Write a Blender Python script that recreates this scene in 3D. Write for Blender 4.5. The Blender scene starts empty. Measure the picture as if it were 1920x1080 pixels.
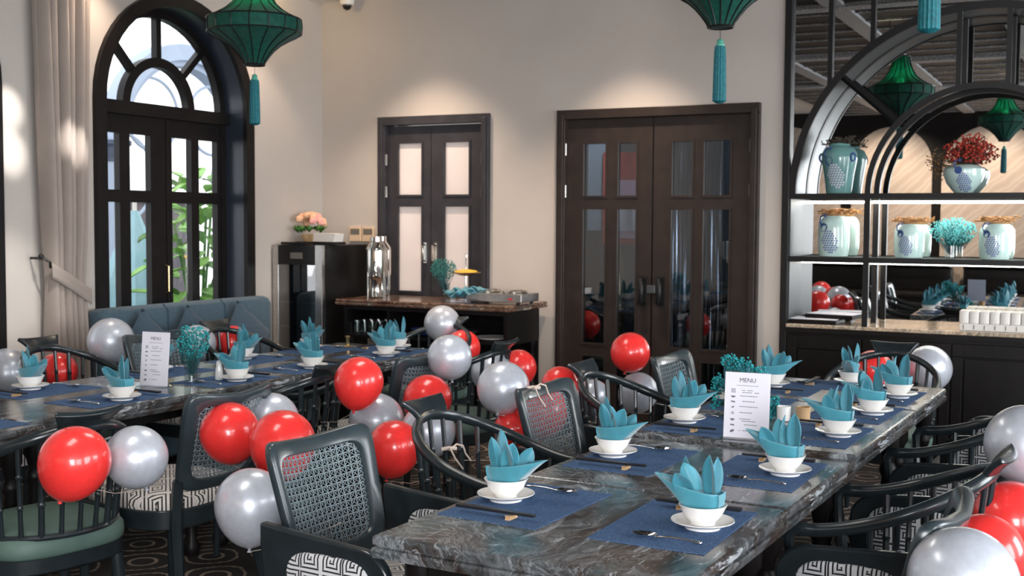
import bpy, bmesh, math, random
from math import sin, cos, pi, radians as rad, atan2, sqrt, exp
from mathutils import Vector, Matrix, Euler
random.seed(7)
R = random.Random(11)
SC = bpy.context.scene
COL = SC.collection

# ------------------------------------------------------------------ camera
cam_d = bpy.data.cameras.new('camera')
cam_d.sensor_width = 36.0
cam_d.lens = 36.0 * 2180.0 / 1920.0
cam_d.clip_start = 0.05
cam_d.dof.use_dof = True
cam_d.dof.focus_distance = 3.5
cam_d.dof.aperture_fstop = 6.3
cam = bpy.data.objects.new('camera', cam_d)
COL.objects.link(cam)
_yaw, _pit, _rol = rad(27.2), math.atan(125 / 2180), 0.0062
fw = Vector((-sin(_yaw) * cos(_pit), cos(_yaw) * cos(_pit), -sin(_pit)))
r0 = Vector((cos(_yaw), sin(_yaw), 0.0))
u0 = r0.cross(fw)
rr = cos(_rol) * r0 + sin(_rol) * u0
uu = cos(_rol) * u0 - sin(_rol) * r0
m3 = Matrix((rr, uu, -fw)).transposed()
cam.matrix_world = Matrix.Translation((0, 0, 1.52)) @ m3.to_4x4()
SC.camera = cam

# ------------------------------------------------------------------ colour management, world, lights
SC.view_settings.view_transform = 'Standard'
SC.view_settings.look = 'None'
SC.view_settings.exposure = 0.45
SC.view_settings.gamma = 1.0
SC.view_settings.use_curve_mapping = False

wd = bpy.data.worlds.new('overcast_sky')
SC.world = wd
wd.use_nodes = True
bg = wd.node_tree.nodes['Background']
bg.inputs[0].default_value = (0.93, 0.96, 1.0, 1)
bg.inputs[1].default_value = 1.7


def area(name, loc, to, sx, sy, power, col=(1, 1, 1), spread=180):
    l = bpy.data.lights.new(name, 'AREA')
    l.shape = 'RECTANGLE'
    l.size, l.size_y, l.energy, l.color = sx, sy, power, col
    l.spread = rad(spread)
    o = bpy.data.objects.new(name, l)
    COL.objects.link(o)
    o.location = loc
    o.rotation_euler = (Vector(to) - Vector(loc)).to_track_quat('-Z', 'Y').to_euler()
    return o


def spot(name, loc, to, power, col, size, blend=0.6, rad_=0.04):
    l = bpy.data.lights.new(name, 'SPOT')
    l.energy, l.color, l.spot_size, l.spot_blend, l.shadow_soft_size = power, col, rad(size), blend, rad_
    o = bpy.data.objects.new(name, l)
    COL.objects.link(o)
    o.location = loc
    o.rotation_euler = (Vector(to) - Vector(loc)).to_track_quat('-Z', 'Y').to_euler()
    return o


# daylight through the three tall windows of the right wall; added fill lamp behind the camera
for i, yy in enumerate((-1.2, 2.3, 5.6)):
    area('window_daylight', (3.42, yy, 1.65), (-1, yy, .6), 2.2, 2.2, 88, (0.93, 0.97, 1.0), 150)
area('added_front_fill', (1.2, -2.9, 1.6), (-1.8, 3.4, .4), 2.6, 2.2, 150, (0.97, 0.98, 1.0), 120)
# two added fill lights below the ceiling over the aisle, without fittings
for px, py in ((-2.6, 1.9), (-2.9, 4.6)):
    area('added_aisle_fill', (px, py, 3.10), (px, py, 0), .6, 1.2, 12, (1.0, .95, .88), 150)
# warm wall washers over the marble panels of the rear wall
for px in (-3.1, -1.55):
    spot('rear_wall_washer', (px, -1.9, 3.1), (px, -3.1, 1.1), 200, (1, .84, .66), 110, .8)
for yy in ():
    area('garden_daylight', (-5.95, yy, 1.7), (-3, yy, 1.2), 1.2, 2.2, 25, (0.9, 0.96, 1.0))
XL_ = -5.58
WARM = (1.0, 0.78, 0.60)
spot('downlight_lamp', (-4.55, 6.80, 3.17), (-4.50, 7.45, .6), 130, WARM, 80, 1.0)
spot('downlight_lamp', (-2.88, 6.80, 3.115), (-2.95, 7.45, .6), 130, WARM, 80, 1.0)
spot('downlight_lamp', (-5.2, 6.6, 3.17), (-5.45, 6.9, 0), 28, WARM, 80, 0.6)
spot('downlight_lamp', (-5.25, 5.12, 3.17), (-5.58, 5.15, 2.0), 30, WARM, 90, 0.8)
spot('cove_lamp', (-5.42, 6.7, 3.12), (-5.55, 7.3, 3.0), 5, (1.0, 0.68, 0.28), 150, 1.0, 0.1)
spot('added_patch_spot', (-4.0, 4.2, 3.1), (XL_, 4.59, 2.14), 260, (1, .97, .92), 8, 1.0, .02)  # added spots making bright wall and curtain patches, standing in for reflected sun
spot('added_patch_spot', (-4.0, 4.2, 3.1), (XL_, 4.60, 1.90), 300, (1, .97, .92), 8, 1.0, .02)
spot('added_patch_spot', (-4.0, 4.2, 3.1), (XL_ + .05, 4.98, 1.88), 380, (1, .97, .92), 7, 1.0, .02)
spot('added_patch_spot', (-4.0, 4.2, 3.1), (XL_, 4.60, 1.0), 160, (1, .97, .92), 16, 0.9, .02)


# ------------------------------------------------------------------ material helper
class NT:
    def __init__(s, name):
        s.m = bpy.data.materials.new(name)
        s.m.use_nodes = True
        s.t = s.m.node_tree
        s.b = s.t.nodes['Principled BSDF']
        s.out = s.t.nodes['Material Output']

    def n(s, typ, **kw):
        nd = s.t.nodes.new(typ)
        for k, v in kw.items():
            setattr(nd, k, v)
        return nd

    def put(s, sock, v):
        if isinstance(v, bpy.types.NodeSocket):
            s.t.links.new(v, sock)
        elif isinstance(v, (tuple, list)) and len(v) == 3 and sock.type == 'RGBA':
            sock.default_value = (*v, 1)
        else:
            sock.default_value = v

    def math(s, op, a, b=None, c=None):
        nd = s.n('ShaderNodeMath', operation=op)
        s.put(nd.inputs[0], a)
        if b is not None: s.put(nd.inputs[1], b)
        if c is not None: s.put(nd.inputs[2], c)
        return nd.outputs[0]

    def coord(s, kind='Object', scale=(1, 1, 1), rot=(0, 0, 0)):
        tc = s.n('ShaderNodeTexCoord')
        mp = s.n('ShaderNodeMapping')
        s.put(mp.inputs['Vector'], tc.outputs[kind])
        mp.inputs['Scale'].default_value = scale
        mp.inputs['Rotation'].default_value = rot
        return mp.outputs[0]

    def noise(s, vec, scale=5, detail=3, rough=0.5, dist=0.0):
        nd = s.n('ShaderNodeTexNoise')
        s.put(nd.inputs['Vector'], vec)
        nd.inputs['Scale'].default_value = scale
        nd.inputs['Detail'].default_value = detail
        nd.inputs['Roughness'].default_value = rough
        nd.inputs['Distortion'].default_value = dist
        return nd.outputs['Fac']

    def ramp(s, fac, stops, interp='LINEAR'):
        nd = s.n('ShaderNodeValToRGB')
        s.put(nd.inputs[0], fac)
        cr = nd.color_ramp
        cr.interpolation = interp
        while len(cr.elements) < len(stops):
            cr.elements.new(0.5)
        for e, (p, c) in zip(cr.elements, stops):
            e.position = p
            e.color = (*c, 1) if len(c) == 3 else c
        return nd.outputs[0]

    def mix(s, f, a, b, mode='MIX'):
        nd = s.n('ShaderNodeMix', data_type='RGBA', blend_type=mode)
        s.put(nd.inputs[0], f)
        s.put(nd.inputs[6], a)
        s.put(nd.inputs[7], b)
        return nd.outputs[2]

    def bump(s, h, strength=0.2, dist=0.01):
        nd = s.n('ShaderNodeBump')
        nd.inputs['Strength'].default_value = strength
        nd.inputs['Distance'].default_value = dist
        s.put(nd.inputs['Height'], h)
        s.t.links.new(nd.outputs[0], s.b.inputs['Normal'])

    def set(s, col=None, rough=0.5, metal=0.0, spec=None, coat=0.0, coat_r=0.05, sheen=0.0, sub=0.0, emit=None, es=0.0, trans=0.0, ior=1.45):
        b = s.b.inputs
        if col is not None: s.put(b['Base Color'], col)
        s.put(b['Roughness'], rough)
        b['Metallic'].default_value = metal
        if spec is not None: b['Specular IOR Level'].default_value = spec
        b['Coat Weight'].default_value = coat
        b['Coat Roughness'].default_value = coat_r
        b['Sheen Weight'].default_value = sheen
        b['Subsurface Weight'].default_value = sub
        b['Subsurface Radius'].default_value = (0.03, 0.02, 0.02)
        b['Transmission Weight'].default_value = trans
        b['IOR'].default_value = ior
        if emit: s.put(b['Emission Color'], emit); b['Emission Strength'].default_value = es
        return s


def mottled(name, c, var=0.12, scale=8, rough=0.5, bump=0.0, bscale=60, kind='Object', **kw):
    n = NT(name)
    v = n.coord(kind)
    f = n.noise(v, scale, 4)
    a = tuple(max(0, x * (1 - var)) for x in c)
    b = tuple(min(1, x * (1 + var)) for x in c)
    n.set(n.ramp(f, [(0.3, a), (0.7, b)]), rough, **kw)
    if bump:
        n.bump(n.noise(v, bscale, 3), bump, 0.004)
    return n.m


def srgb(r, g, b):
    f = lambda x: (x / 255 / 12.92) if x <= 10 else ((x / 255 + 0.055) / 1.055) ** 2.4
    return (f(r), f(g), f(b))


M = {}
M['wall'] = mottled('warm_plaster', srgb(186, 178, 171), 0.03, 3, 0.75, 0.08, 90)
M['ceil_white'] = mottled('white_ceiling_paint', srgb(225, 222, 218), 0.02, 2, 0.8)
M['black_wood'] = mottled('black_lacquered_wood', srgb(20, 17, 17), 0.25, 14, 0.42, 0.05, 40, spec=0.28)
M['door_wood'] = mottled('dark_brown_door_wood', srgb(42, 34, 31), 0.22, 12, 0.42, 0.05, 40)
M['door_grey'] = mottled('charcoal_painted_wood', srgb(52, 50, 54), 0.18, 10, 0.36, 0.05, 40)
M['reveal'] = mottled('blue_black_gloss_paint', srgb(40, 46, 58), 0.12, 6, 0.3)
M['chair_wood'] = mottled('dark_teal_black_lacquer', srgb(31, 39, 43), 0.2, 18, 0.28, 0.04, 50, coat=0.35, coat_r=0.12)
M['chair_frame'] = mottled('teal_grey_lacquer', srgb(47, 58, 63), 0.16, 16, 0.3, 0.04, 50, coat=0.3, coat_r=0.15)
M['cane'] = mottled('teal_grey_cane', srgb(116, 130, 136), 0.2, 60, 0.5)
M['green_fabric'] = mottled('sage_green_vinyl', srgb(84, 106, 98), 0.1, 12, 0.55, 0.05, 200)
M['sofa'] = mottled('slate_blue_upholstery', srgb(66, 88, 102), 0.1, 40, 0.9, 0.25, 400, sheen=0.15)
M['sofa2'] = mottled('slate_blue_cushion_cloth', srgb(58, 78, 94), 0.1, 40, 0.9, 0.25, 400, sheen=0.15)
M['white_china'] = mottled('white_glazed_china', srgb(240, 238, 235), 0.015, 6, 0.12, coat=0.5)
M['napkin'] = mottled('teal_satin_napkin', srgb(72, 150, 168), 0.07, 30, 0.45, 0.1, 600, sheen=0.4)
M['napkin2'] = mottled('deep_teal_satin_napkin', srgb(52, 126, 144), 0.08, 30, 0.45, 0.1, 600, sheen=0.4)
M['steel'] = mottled('polished_steel', (0.72, 0.70, 0.66), 0.05, 20, 0.12, metal=1.0)
M['brushed'] = mottled('brushed_steel', (0.55, 0.53, 0.51), 0.08, 30, 0.32, metal=1.0)
M['brass'] = mottled('brass', (0.72, 0.53, 0.25), 0.08, 20, 0.25, metal=1.0)
M['black_metal'] = mottled('black_powder_coated_metal', srgb(18, 17, 18), 0.2, 10, 0.42)
M['grey_metal'] = mottled('satin_grey_metal_lining', srgb(104, 110, 112), 0.06, 5, 0.4, metal=0.8)
M['chop'] = mottled('black_chopstick_lacquer', srgb(28, 30, 36), 0.1, 40, 0.4)
M['light_wood'] = mottled('pale_wood', srgb(196, 160, 118), 0.15, 30, 0.55)
M['paper'] = mottled('white_card', srgb(232, 230, 240), 0.01, 6, 0.7)
M['ink'] = mottled('grey_ink', srgb(112, 112, 124), 0.1, 50, 0.8)
M['ink_dark'] = mottled('dark_grey_ink', srgb(70, 70, 82), 0.1, 50, 0.8)
M['curtain'] = mottled('taupe_curtain_cloth', srgb(150, 138, 130), 0.06, 6, 0.9, 0.15, 300, sheen=0.3)
M['teal_flower'] = mottled('teal_dried_flower', srgb(30, 150, 155), 0.35, 60, 0.6)
M['teal_dark'] = mottled('dark_teal_stem', srgb(22, 92, 96), 0.3, 40, 0.7)
M['fridge_inside'] = mottled('cool_grey_fridge_lining', srgb(92, 104, 116), 0.1, 5, 0.5)
M['teal_mid'] = mottled('muted_teal_dried_flower', srgb(52, 122, 116), 0.3, 60, 0.7)
M['aqua_flower'] = mottled('pale_aqua_dried_flower', srgb(110, 205, 208), 0.2, 60, 0.7)
M['pink'] = mottled('pink_petal', srgb(226, 160, 150), 0.2, 50, 0.7)
M['peach'] = mottled('peach_petal', srgb(232, 182, 146), 0.2, 50, 0.7)
M['leaf'] = mottled('green_leaf', srgb(70, 118, 50), 0.4, 25, 0.5)
M['leaf_pale'] = mottled('pale_green_leaf', srgb(140, 190, 100), 0.3, 12, 0.45, sub=0.2)
M['leaf_yellow'] = mottled('yellow_leaf', srgb(225, 180, 40), 0.15, 12, 0.45)
M['red_berry'] = mottled('red_berry', srgb(170, 52, 38), 0.35, 40, 0.5)
M['twig'] = mottled('golden_twig', srgb(150, 108, 62), 0.25, 40, 0.6)
M['twig_dark'] = mottled('dark_bronze_twig', srgb(74, 64, 52), 0.25, 40, 0.6)
M['celadon'] = mottled('pale_celadon_glaze', srgb(196, 222, 216), 0.04, 5, 0.15, coat=0.6)
M['celadon_dark'] = mottled('sea_green_celadon_glaze', srgb(112, 158, 156), 0.07, 5, 0.18, coat=0.5)
M['peacock'] = mottled('violet_blue_glaze', srgb(92, 96, 160), 0.15, 30, 0.3)
M['peacock_b'] = mottled('deep_blue_glaze', srgb(58, 84, 140), 0.15, 30, 0.3)
M['pearl'] = mottled('pearl_white_glaze', srgb(214, 210, 228), 0.05, 30, 0.3)
M['rubber'] = mottled('black_rubber', srgb(16, 16, 17), 0.1, 30, 0.6)
M['white_plastic'] = mottled('white_plastic', srgb(228, 224, 218), 0.02, 10, 0.4)
M['cream_plastic'] = mottled('cream_plastic', srgb(214, 188, 160), 0.03, 10, 0.45)
M['screen_grey'] = mottled('grey_display', srgb(110, 104, 96), 0.05, 10, 0.3)
M['yellow_cake'] = mottled('yellow_glaze', srgb(224, 178, 56), 0.1, 20, 0.4)
M['frosted_'] = mottled('frosted_white_glass', srgb(226, 216, 216), 0.02, 3, 0.22, coat=0.4)
M['outdoor_grey'] = mottled('blue_grey_stucco', srgb(172, 186, 206), 0.06, 3, 0.8)
M['outdoor_dark'] = mottled('dark_blue_grey_stucco', srgb(74, 86, 108), 0.1, 3, 0.8)
M['garden_wall'] = mottled('grey_garden_wall', srgb(110, 106, 110), 0.08, 4, 0.9)
M['pale_blue'] = mottled('pale_blue_canvas', srgb(150, 190, 200), 0.06, 8, 0.8)
M['paving'] = mottled('grey_paving', srgb(120, 120, 120), 0.12, 4, 0.9)
M['leather'] = mottled('black_leather', srgb(22, 20, 20), 0.2, 20, 0.32, 0.1, 120)
M['red_paint'] = mottled('red_poster_print', srgb(190, 40, 46), 0.06, 6, 0.5)
M['pink_paint'] = mottled('pale_pink_poster_print', srgb(216, 180, 200), 0.06, 6, 0.5)
M['gold_foil'] = mottled('gold_foil', (0.85, 0.70, 0.42), 0.1, 40, 0.2, metal=1.0)
M['silver_foil'] = mottled('silver_foil', (0.62, 0.66, 0.70), 0.2, 90, 0.25, metal=1.0)
M['dark_room'] = mottled('dark_corridor_paint', srgb(46, 52, 58), 0.1, 3, 0.7)
M['corr_light'] = mottled('pale_blue_corridor_paint', srgb(150, 162, 172), 0.05, 3, 0.7)
M['dark_ceiling'] = mottled('black_ceiling_paint', srgb(16, 15, 16), 0.15, 5, 0.5)
M['cord'] = mottled('black_cord', srgb(24, 24, 24), 0.1, 30, 0.6)
M['ribbon'] = mottled('cream_ribbon', srgb(214, 196, 184), 0.06, 30, 0.4)
M['skirting'] = mottled('dark_skirting_paint', srgb(40, 36, 34), 0.1, 8, 0.4)


def mk_balloon(name, c, metal, rough, sub):
    n = NT(name)
    v = n.coord()
    f = n.noise(v, 6, 2)
    n.set(n.ramp(f, [(0.3, tuple(x * .94 for x in c)), (0.7, tuple(min(1, x * 1.05) for x in c))]), rough, metal=metal, coat=0.6, coat_r=0.08, sub=sub)
    return n.m


M['red_balloon'] = mk_balloon('red_latex', srgb(244, 58, 56), 0.0, 0.3, 0.3)
M['silver_balloon'] = mk_balloon('pearl_silver_latex', srgb(200, 205, 216), 0.3, 0.34, 0.0)


def mk_marble(name, dark=(48, 41, 38), mid=(98, 101, 104), light=(206, 212, 218), scale=1.0, rough=0.17):
    n = NT(name)
    v = n.coord('Object', (scale, scale * 0.55, scale))
    w = n.n('ShaderNodeTexNoise')
    n.put(w.inputs['Vector'], v)
    w.inputs['Scale'].default_value = 2.2
    w.inputs['Detail'].default_value = 4
    warp = n.n('ShaderNodeVectorMath', operation='MULTIPLY_ADD')
    n.put(warp.inputs[0], w.outputs['Color'])
    warp.inputs[1].default_value = (0.9, 0.9, 0.9)
    n.put(warp.inputs[2], v)
    f1 = n.noise(warp.outputs[0], 3.0, 9, 0.62, 1.6)
    f2 = n.noise(warp.outputs[0], 7.0, 8, 0.65, 2.5)
    g = n.noise(warp.outputs[0], 26.0, 7, 0.72, 1.2)
    streak = n.coord('Object', (scale * 5, scale * 1.1, scale * 5), (0, 0, rad(24)))
    f3 = n.noise(streak, 3.0, 8, 0.68, 2.2)
    base = n.ramp(f1, [(0.28, srgb(*dark)), (0.44, srgb(*[x * 1.35 for x in dark])), (0.52, srgb(*[x * .8 for x in mid])), (0.60, srgb(*mid)), (0.70, srgb(*light))])
    grain = n.ramp(g, [(0.36, (0.35,) * 3), (0.5, (0.9,) * 3), (0.64, (1.7,) * 3)])
    c = n.mix(0.8, base, grain, 'MULTIPLY')
    vein = n.math('ABSOLUTE', n.math('SUBTRACT', f2, 0.5))
    vm = n.ramp(vein, [(0.0, (1, 1, 1)), (0.022, (0.35, 0.35, 0.35)), (0.05, (0, 0, 0))])
    patch = n.ramp(n.noise(v, 2.3, 3), [(0.42, (0, 0, 0)), (0.62, (0.6, 0.6, 0.6))])
    c = n.mix(n.math('MULTIPLY', vm, patch), c, srgb(*light))
    wm = n.ramp(f3, [(0.56, (0, 0, 0)), (0.62, (0.85,) * 3), (0.72, (0.95,) * 3)])
    c = n.mix(n.math('MULTIPLY', wm, n.ramp(n.noise(v, 3.3, 2), [(0.5, (0,) * 3), (0.6, (1,) * 3)])), c, srgb(*light))
    teal = n.ramp(n.noise(v, 4.1, 4), [(0.56, (0, 0, 0)), (0.72, (0.45, 0.45, 0.45))])
    c = n.mix(teal, c, srgb(96, 122, 126))
    n.set(c, rough, spec=0.42)
    return n.m


M['marble'] = mk_marble('dark_veined_marble')
M['marble_beige'] = mk_marble('beige_veined_marble', (150, 132, 112), (190, 172, 150), (214, 202, 186), 1.6, 0.12)
M['marble_brown'] = mk_marble('brown_veined_marble', (60, 40, 32), (120, 92, 76), (190, 168, 150), 2.2, 0.18)


def mk_wallmarble():
    n = NT('beige_striated_marble')
    v = n.coord('Object', (1, 1, 1), (0, rad(40), 0))
    w = n.n('ShaderNodeTexWave', wave_type='BANDS', bands_direction='Z')
    n.put(w.inputs['Vector'], v)
    w.inputs['Scale'].default_value = 1.6
    w.inputs['Distortion'].default_value = 3
    w.inputs['Detail'].default_value = 6
    w.inputs['Detail Scale'].default_value = 1.6
    n.set(n.ramp(w.outputs['Fac'], [(0.0, srgb(166, 150, 139)), (0.45, srgb(174, 159, 148)), (0.8, srgb(182, 168, 157)), (1, srgb(170, 155, 144))]), 0.25)
    return n.m


M['wall_marble'] = mk_wallmarble()


def mk_greek(name, light, dark, ax, cell=0.075, rot=45):
    """square spirals: chebyshev rings advanced once per turn make the Greek fret"""
    n = NT(name)
    tc = n.coord('Object')
    sp = n.n('ShaderNodeSeparateXYZ')
    n.put(sp.inputs[0], tc)
    a, b = sp.outputs[ax[0]], sp.outputs[ax[1]]
    cr, sr = cos(rad(rot)) / cell, sin(rad(rot)) / cell
    x = n.math('ADD', n.math('MULTIPLY', a, cr), n.math('MULTIPLY', b, sr))
    y = n.math('SUBTRACT', n.math('MULTIPLY', b, cr), n.math('MULTIPLY', a, sr))
    u = n.math('SUBTRACT', n.math('PINGPONG', x, 1.0), 0.5)
    w = n.math('SUBTRACT', n.math('PINGPONG', y, 1.0), 0.5)
    # u,w in -0.5..0.5
    d = n.math('MAXIMUM', n.math('ABSOLUTE', u), n.math('ABSOLUTE', w))
    ang = n.math('DIVIDE', n.math('ARCTAN2', w, u), 2 * pi)
    # staircase the angle so the bars stay parallel to the square
    q = n.math('DIVIDE', n.math('ROUND', n.math('MULTIPLY', ang, 4.0)), 4.0)
    q2 = n.math('ADD', n.math('MULTIPLY', q, 0.75), n.math('MULTIPLY', ang, 0.25))
    s = n.math('FRACT', n.math('ADD', n.math('MULTIPLY', d, 6.0), q2))
    f = n.math('LESS_THAN', s, 0.40)
    c = n.mix(f, light, dark)
    n.set(c, 0.75, sheen=0.2)
    n.bump(n.noise(tc, 500, 2), 0.15, 0.002)
    return n.m


M['greek_seat'] = mk_greek('greek_key_seat_cloth', srgb(205, 198, 192), srgb(24, 22, 24), (0, 1), 0.085, 45)
M['greek_pad'] = mk_greek('greek_key_pad_cloth', srgb(206, 206, 210), srgb(22, 22, 25), (1, 2), 0.072, 0)


def mk_denim():
    n = NT('blue_woven_placemat')
    v = n.coord('Object')
    wv = n.coord('Object', (420, 420, 1))
    c = n.n('ShaderNodeTexChecker')
    n.put(c.inputs['Vector'], wv)
    c.inputs['Scale'].default_value = 1
    f = n.noise(v, 220, 3, 0.7)
    col = n.ramp(f, [(0.3, srgb(60, 84, 118)), (0.55, srgb(82, 108, 146)), (0.75, srgb(116, 142, 176))])
    n.set(n.mix(0.12, col, c.outputs['Color'], 'MULTIPLY'), 0.9, spec=0.15)
    n.bump(f, 0.3, 0.002)
    return n.m


M['mat'] = mk_denim()


def mk_carpet():
    n = NT('dark_carpet_with_pale_trellis')
    v = n.coord('Object')
    sp = n.n('ShaderNodeSeparateXYZ')
    wob = n.noise(v, 60, 2)
    n.put(sp.inputs[0], v)
    k = 2 * pi / 0.42
    cx = n.math('COSINE', n.math('MULTIPLY', sp.outputs[0], k))
    cy = n.math('COSINE', n.math('MULTIPLY', sp.outputs[1], k))
    s = n.math('ADD', cx, cy)
    s2 = n.math('MULTIPLY', cx, cy)
    w = n.math('MULTIPLY', n.math('SUBTRACT', wob, 0.5), 0.5)
    l1 = n.math('LESS_THAN', n.math('ABSOLUTE', n.math('SUBTRACT', n.math('ADD', s, w), 0.55)), 0.11)
    l2 = n.math('LESS_THAN', n.math('ABSOLUTE', n.math('SUBTRACT', s, 1.62)), 0.10)
    l3 = n.math('LESS_THAN', n.math('ABSOLUTE', n.math('ADD', n.math('ADD', s, w), 0.75)), 0.10)
    l4 = n.math('LESS_THAN', n.math('ABSOLUTE', n.math('ADD', s, 1.7)), 0.08)
    l = n.math('MAXIMUM', n.math('MAXIMUM', l1, l2), n.math('MAXIMUM', l3, l4))
    fade = n.ramp(n.noise(v, 3, 3), [(0.3, (0.35,) * 3), (0.65, (0.95,) * 3)])
    base = n.ramp(n.noise(v, 150, 3), [(0.3, srgb(26, 22, 20)), (0.7, srgb(46, 39, 35))])
    n.set(n.mix(n.math('MULTIPLY', l, fade), base, srgb(158, 142, 126)), 0.95)
    n.bump(n.noise(v, 500, 2), 0.3, 0.004)
    return n.m


M['carpet'] = mk_carpet()


def mk_glass(name, tint=(1, 1, 1), gloss=0.12, rough=0.0):
    n = NT(name)
    tr = n.n('ShaderNodeBsdfTransparent')
    n.put(tr.inputs[0], tint)
    gl = n.n('ShaderNodeBsdfGlossy')
    gl.inputs['Roughness'].default_value = rough
    fr = n.n('ShaderNodeFresnel')
    fr.inputs[0].default_value = 1.5
    ge = n.n('ShaderNodeNewGeometry')
    front = n.math('SUBTRACT', 1.0, ge.outputs['Backfacing'])
    f = n.math('MULTIPLY', n.math('ADD', n.math('MULTIPLY', fr.outputs[0], 0.9), gloss * 0.5), front)
    mx = n.n('ShaderNodeMixShader')
    n.put(mx.inputs[0], f)
    n.t.links.new(tr.outputs[0], mx.inputs[1])
    n.t.links.new(gl.outputs[0], mx.inputs[2])
    n.t.links.new(mx.outputs[0], n.out.inputs[0])
    return n.m


M['glass'] = mk_glass('clear_window_glass')
M['door_glass'] = mk_glass('dim_door_glass', (0.6, 0.64, 0.68), 0.25)
M['fridge_glass'] = mk_glass('smoked_fridge_glass', (0.42, 0.46, 0.5), 0.5)
M['tumbler'] = mk_glass('clear_tumbler_glass', (0.86, 0.9, 0.9), 0.12)
M['acrylic'] = mk_glass('clear_acrylic', (0.92, 0.94, 0.97), 0.1)


def mk_mirror():
    n = NT('mirror_silvering')
    v = n.coord('Object')
    n.set(n.ramp(n.noise(v, 2, 2), [(0.3, (0.72, 0.73, 0.73)), (0.7, (0.76, 0.77, 0.77))]), 0.0, metal=1.0)
    return n.m


M['mirror'] = mk_mirror()


def mk_emit(name, col, st):
    n = NT(name)
    f = n.noise(n.coord('Object'), 4, 2)
    n.set((0.8, 0.8, 0.8), 0.6, emit=n.ramp(f, [(0.2, col), (0.8, tuple(min(1, c * 1.05) for c in col))]), es=st)
    return n.m


M['lining'] = mottled('dark_grey_lining_panel', srgb(62, 67, 69), 0.06, 5, 0.45)
M['led'] = mk_emit('white_led_strip', (1.0, 0.95, 0.86), 9.0)
M['bulb'] = mk_emit('warm_bulb', (1.0, 0.75, 0.4), 12.0)
M['lamp_face'] = mk_emit('warm_downlight_face', (1.0, 0.8, 0.58), 14.0)


def mk_silk():
    n = NT('green_lantern_silk')
    v = n.coord('Object')
    f = n.noise(v, 30, 3)
    c = n.ramp(f, [(0.3, srgb(26, 100, 86)), (0.7, srgb(38, 122, 104))])
    n.set(c, 0.6, sheen=0.2)
    tl = n.n('ShaderNodeBsdfTranslucent')
    n.put(tl.inputs[0], c)
    mx = n.n('ShaderNodeMixShader')
    mx.inputs[0].default_value = 0.5
    n.t.links.new(n.b.outputs[0], mx.inputs[1])
    n.t.links.new(tl.outputs[0], mx.inputs[2])
    tp = n.n('ShaderNodeBsdfTransparent')
    n.put(tp.inputs[0], c)
    m2 = n.n('ShaderNodeMixShader')
    m2.inputs[0].default_value = 0.16
    n.t.links.new(mx.outputs[0], m2.inputs[1])
    n.t.links.new(tp.outputs[0], m2.inputs[2])
    n.t.links.new(m2.outputs[0], n.out.inputs[0])
    return n.m


M['silk'] = mk_silk()


def mk_frost():
    n = NT('frosted_white_glass')
    c = n.ramp(n.noise(n.coord('Object'), 3, 2), [(0.3, srgb(232, 224, 222)), (0.7, srgb(238, 231, 228))])
    n.set(c, 0.25, coat=0.3)
    tl = n.n('ShaderNodeBsdfTranslucent')
    n.put(tl.inputs[0], c)
    mx = n.n('ShaderNodeMixShader')
    mx.inputs[0].default_value = 0.5
    n.t.links.new(n.b.outputs[0], mx.inputs[1])
    n.t.links.new(tl.outputs[0], mx.inputs[2])
    n.t.links.new(mx.outputs[0], n.out.inputs[0])
    return n.m


M['frosted'] = mk_frost()
M['tassel'] = mottled('teal_tassel_thread', srgb(6, 96, 106), 0.3, 90, 0.6)
M['tassel_knot'] = mottled('jade_tassel_bead', srgb(90, 170, 150), 0.2, 40, 0.3)


def mk_glitter():
    n = NT('silver_glitter_strip')
    v = n.coord('Object')
    f = n.noise(v, 90, 4, 0.8)
    n.set(n.ramp(f, [(0.35, srgb(70, 70, 72)), (0.5, srgb(130, 130, 132)), (0.66, srgb(225, 225, 228))]), 0.45)
    return n.m


M['glitter'] = mk_glitter()


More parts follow.
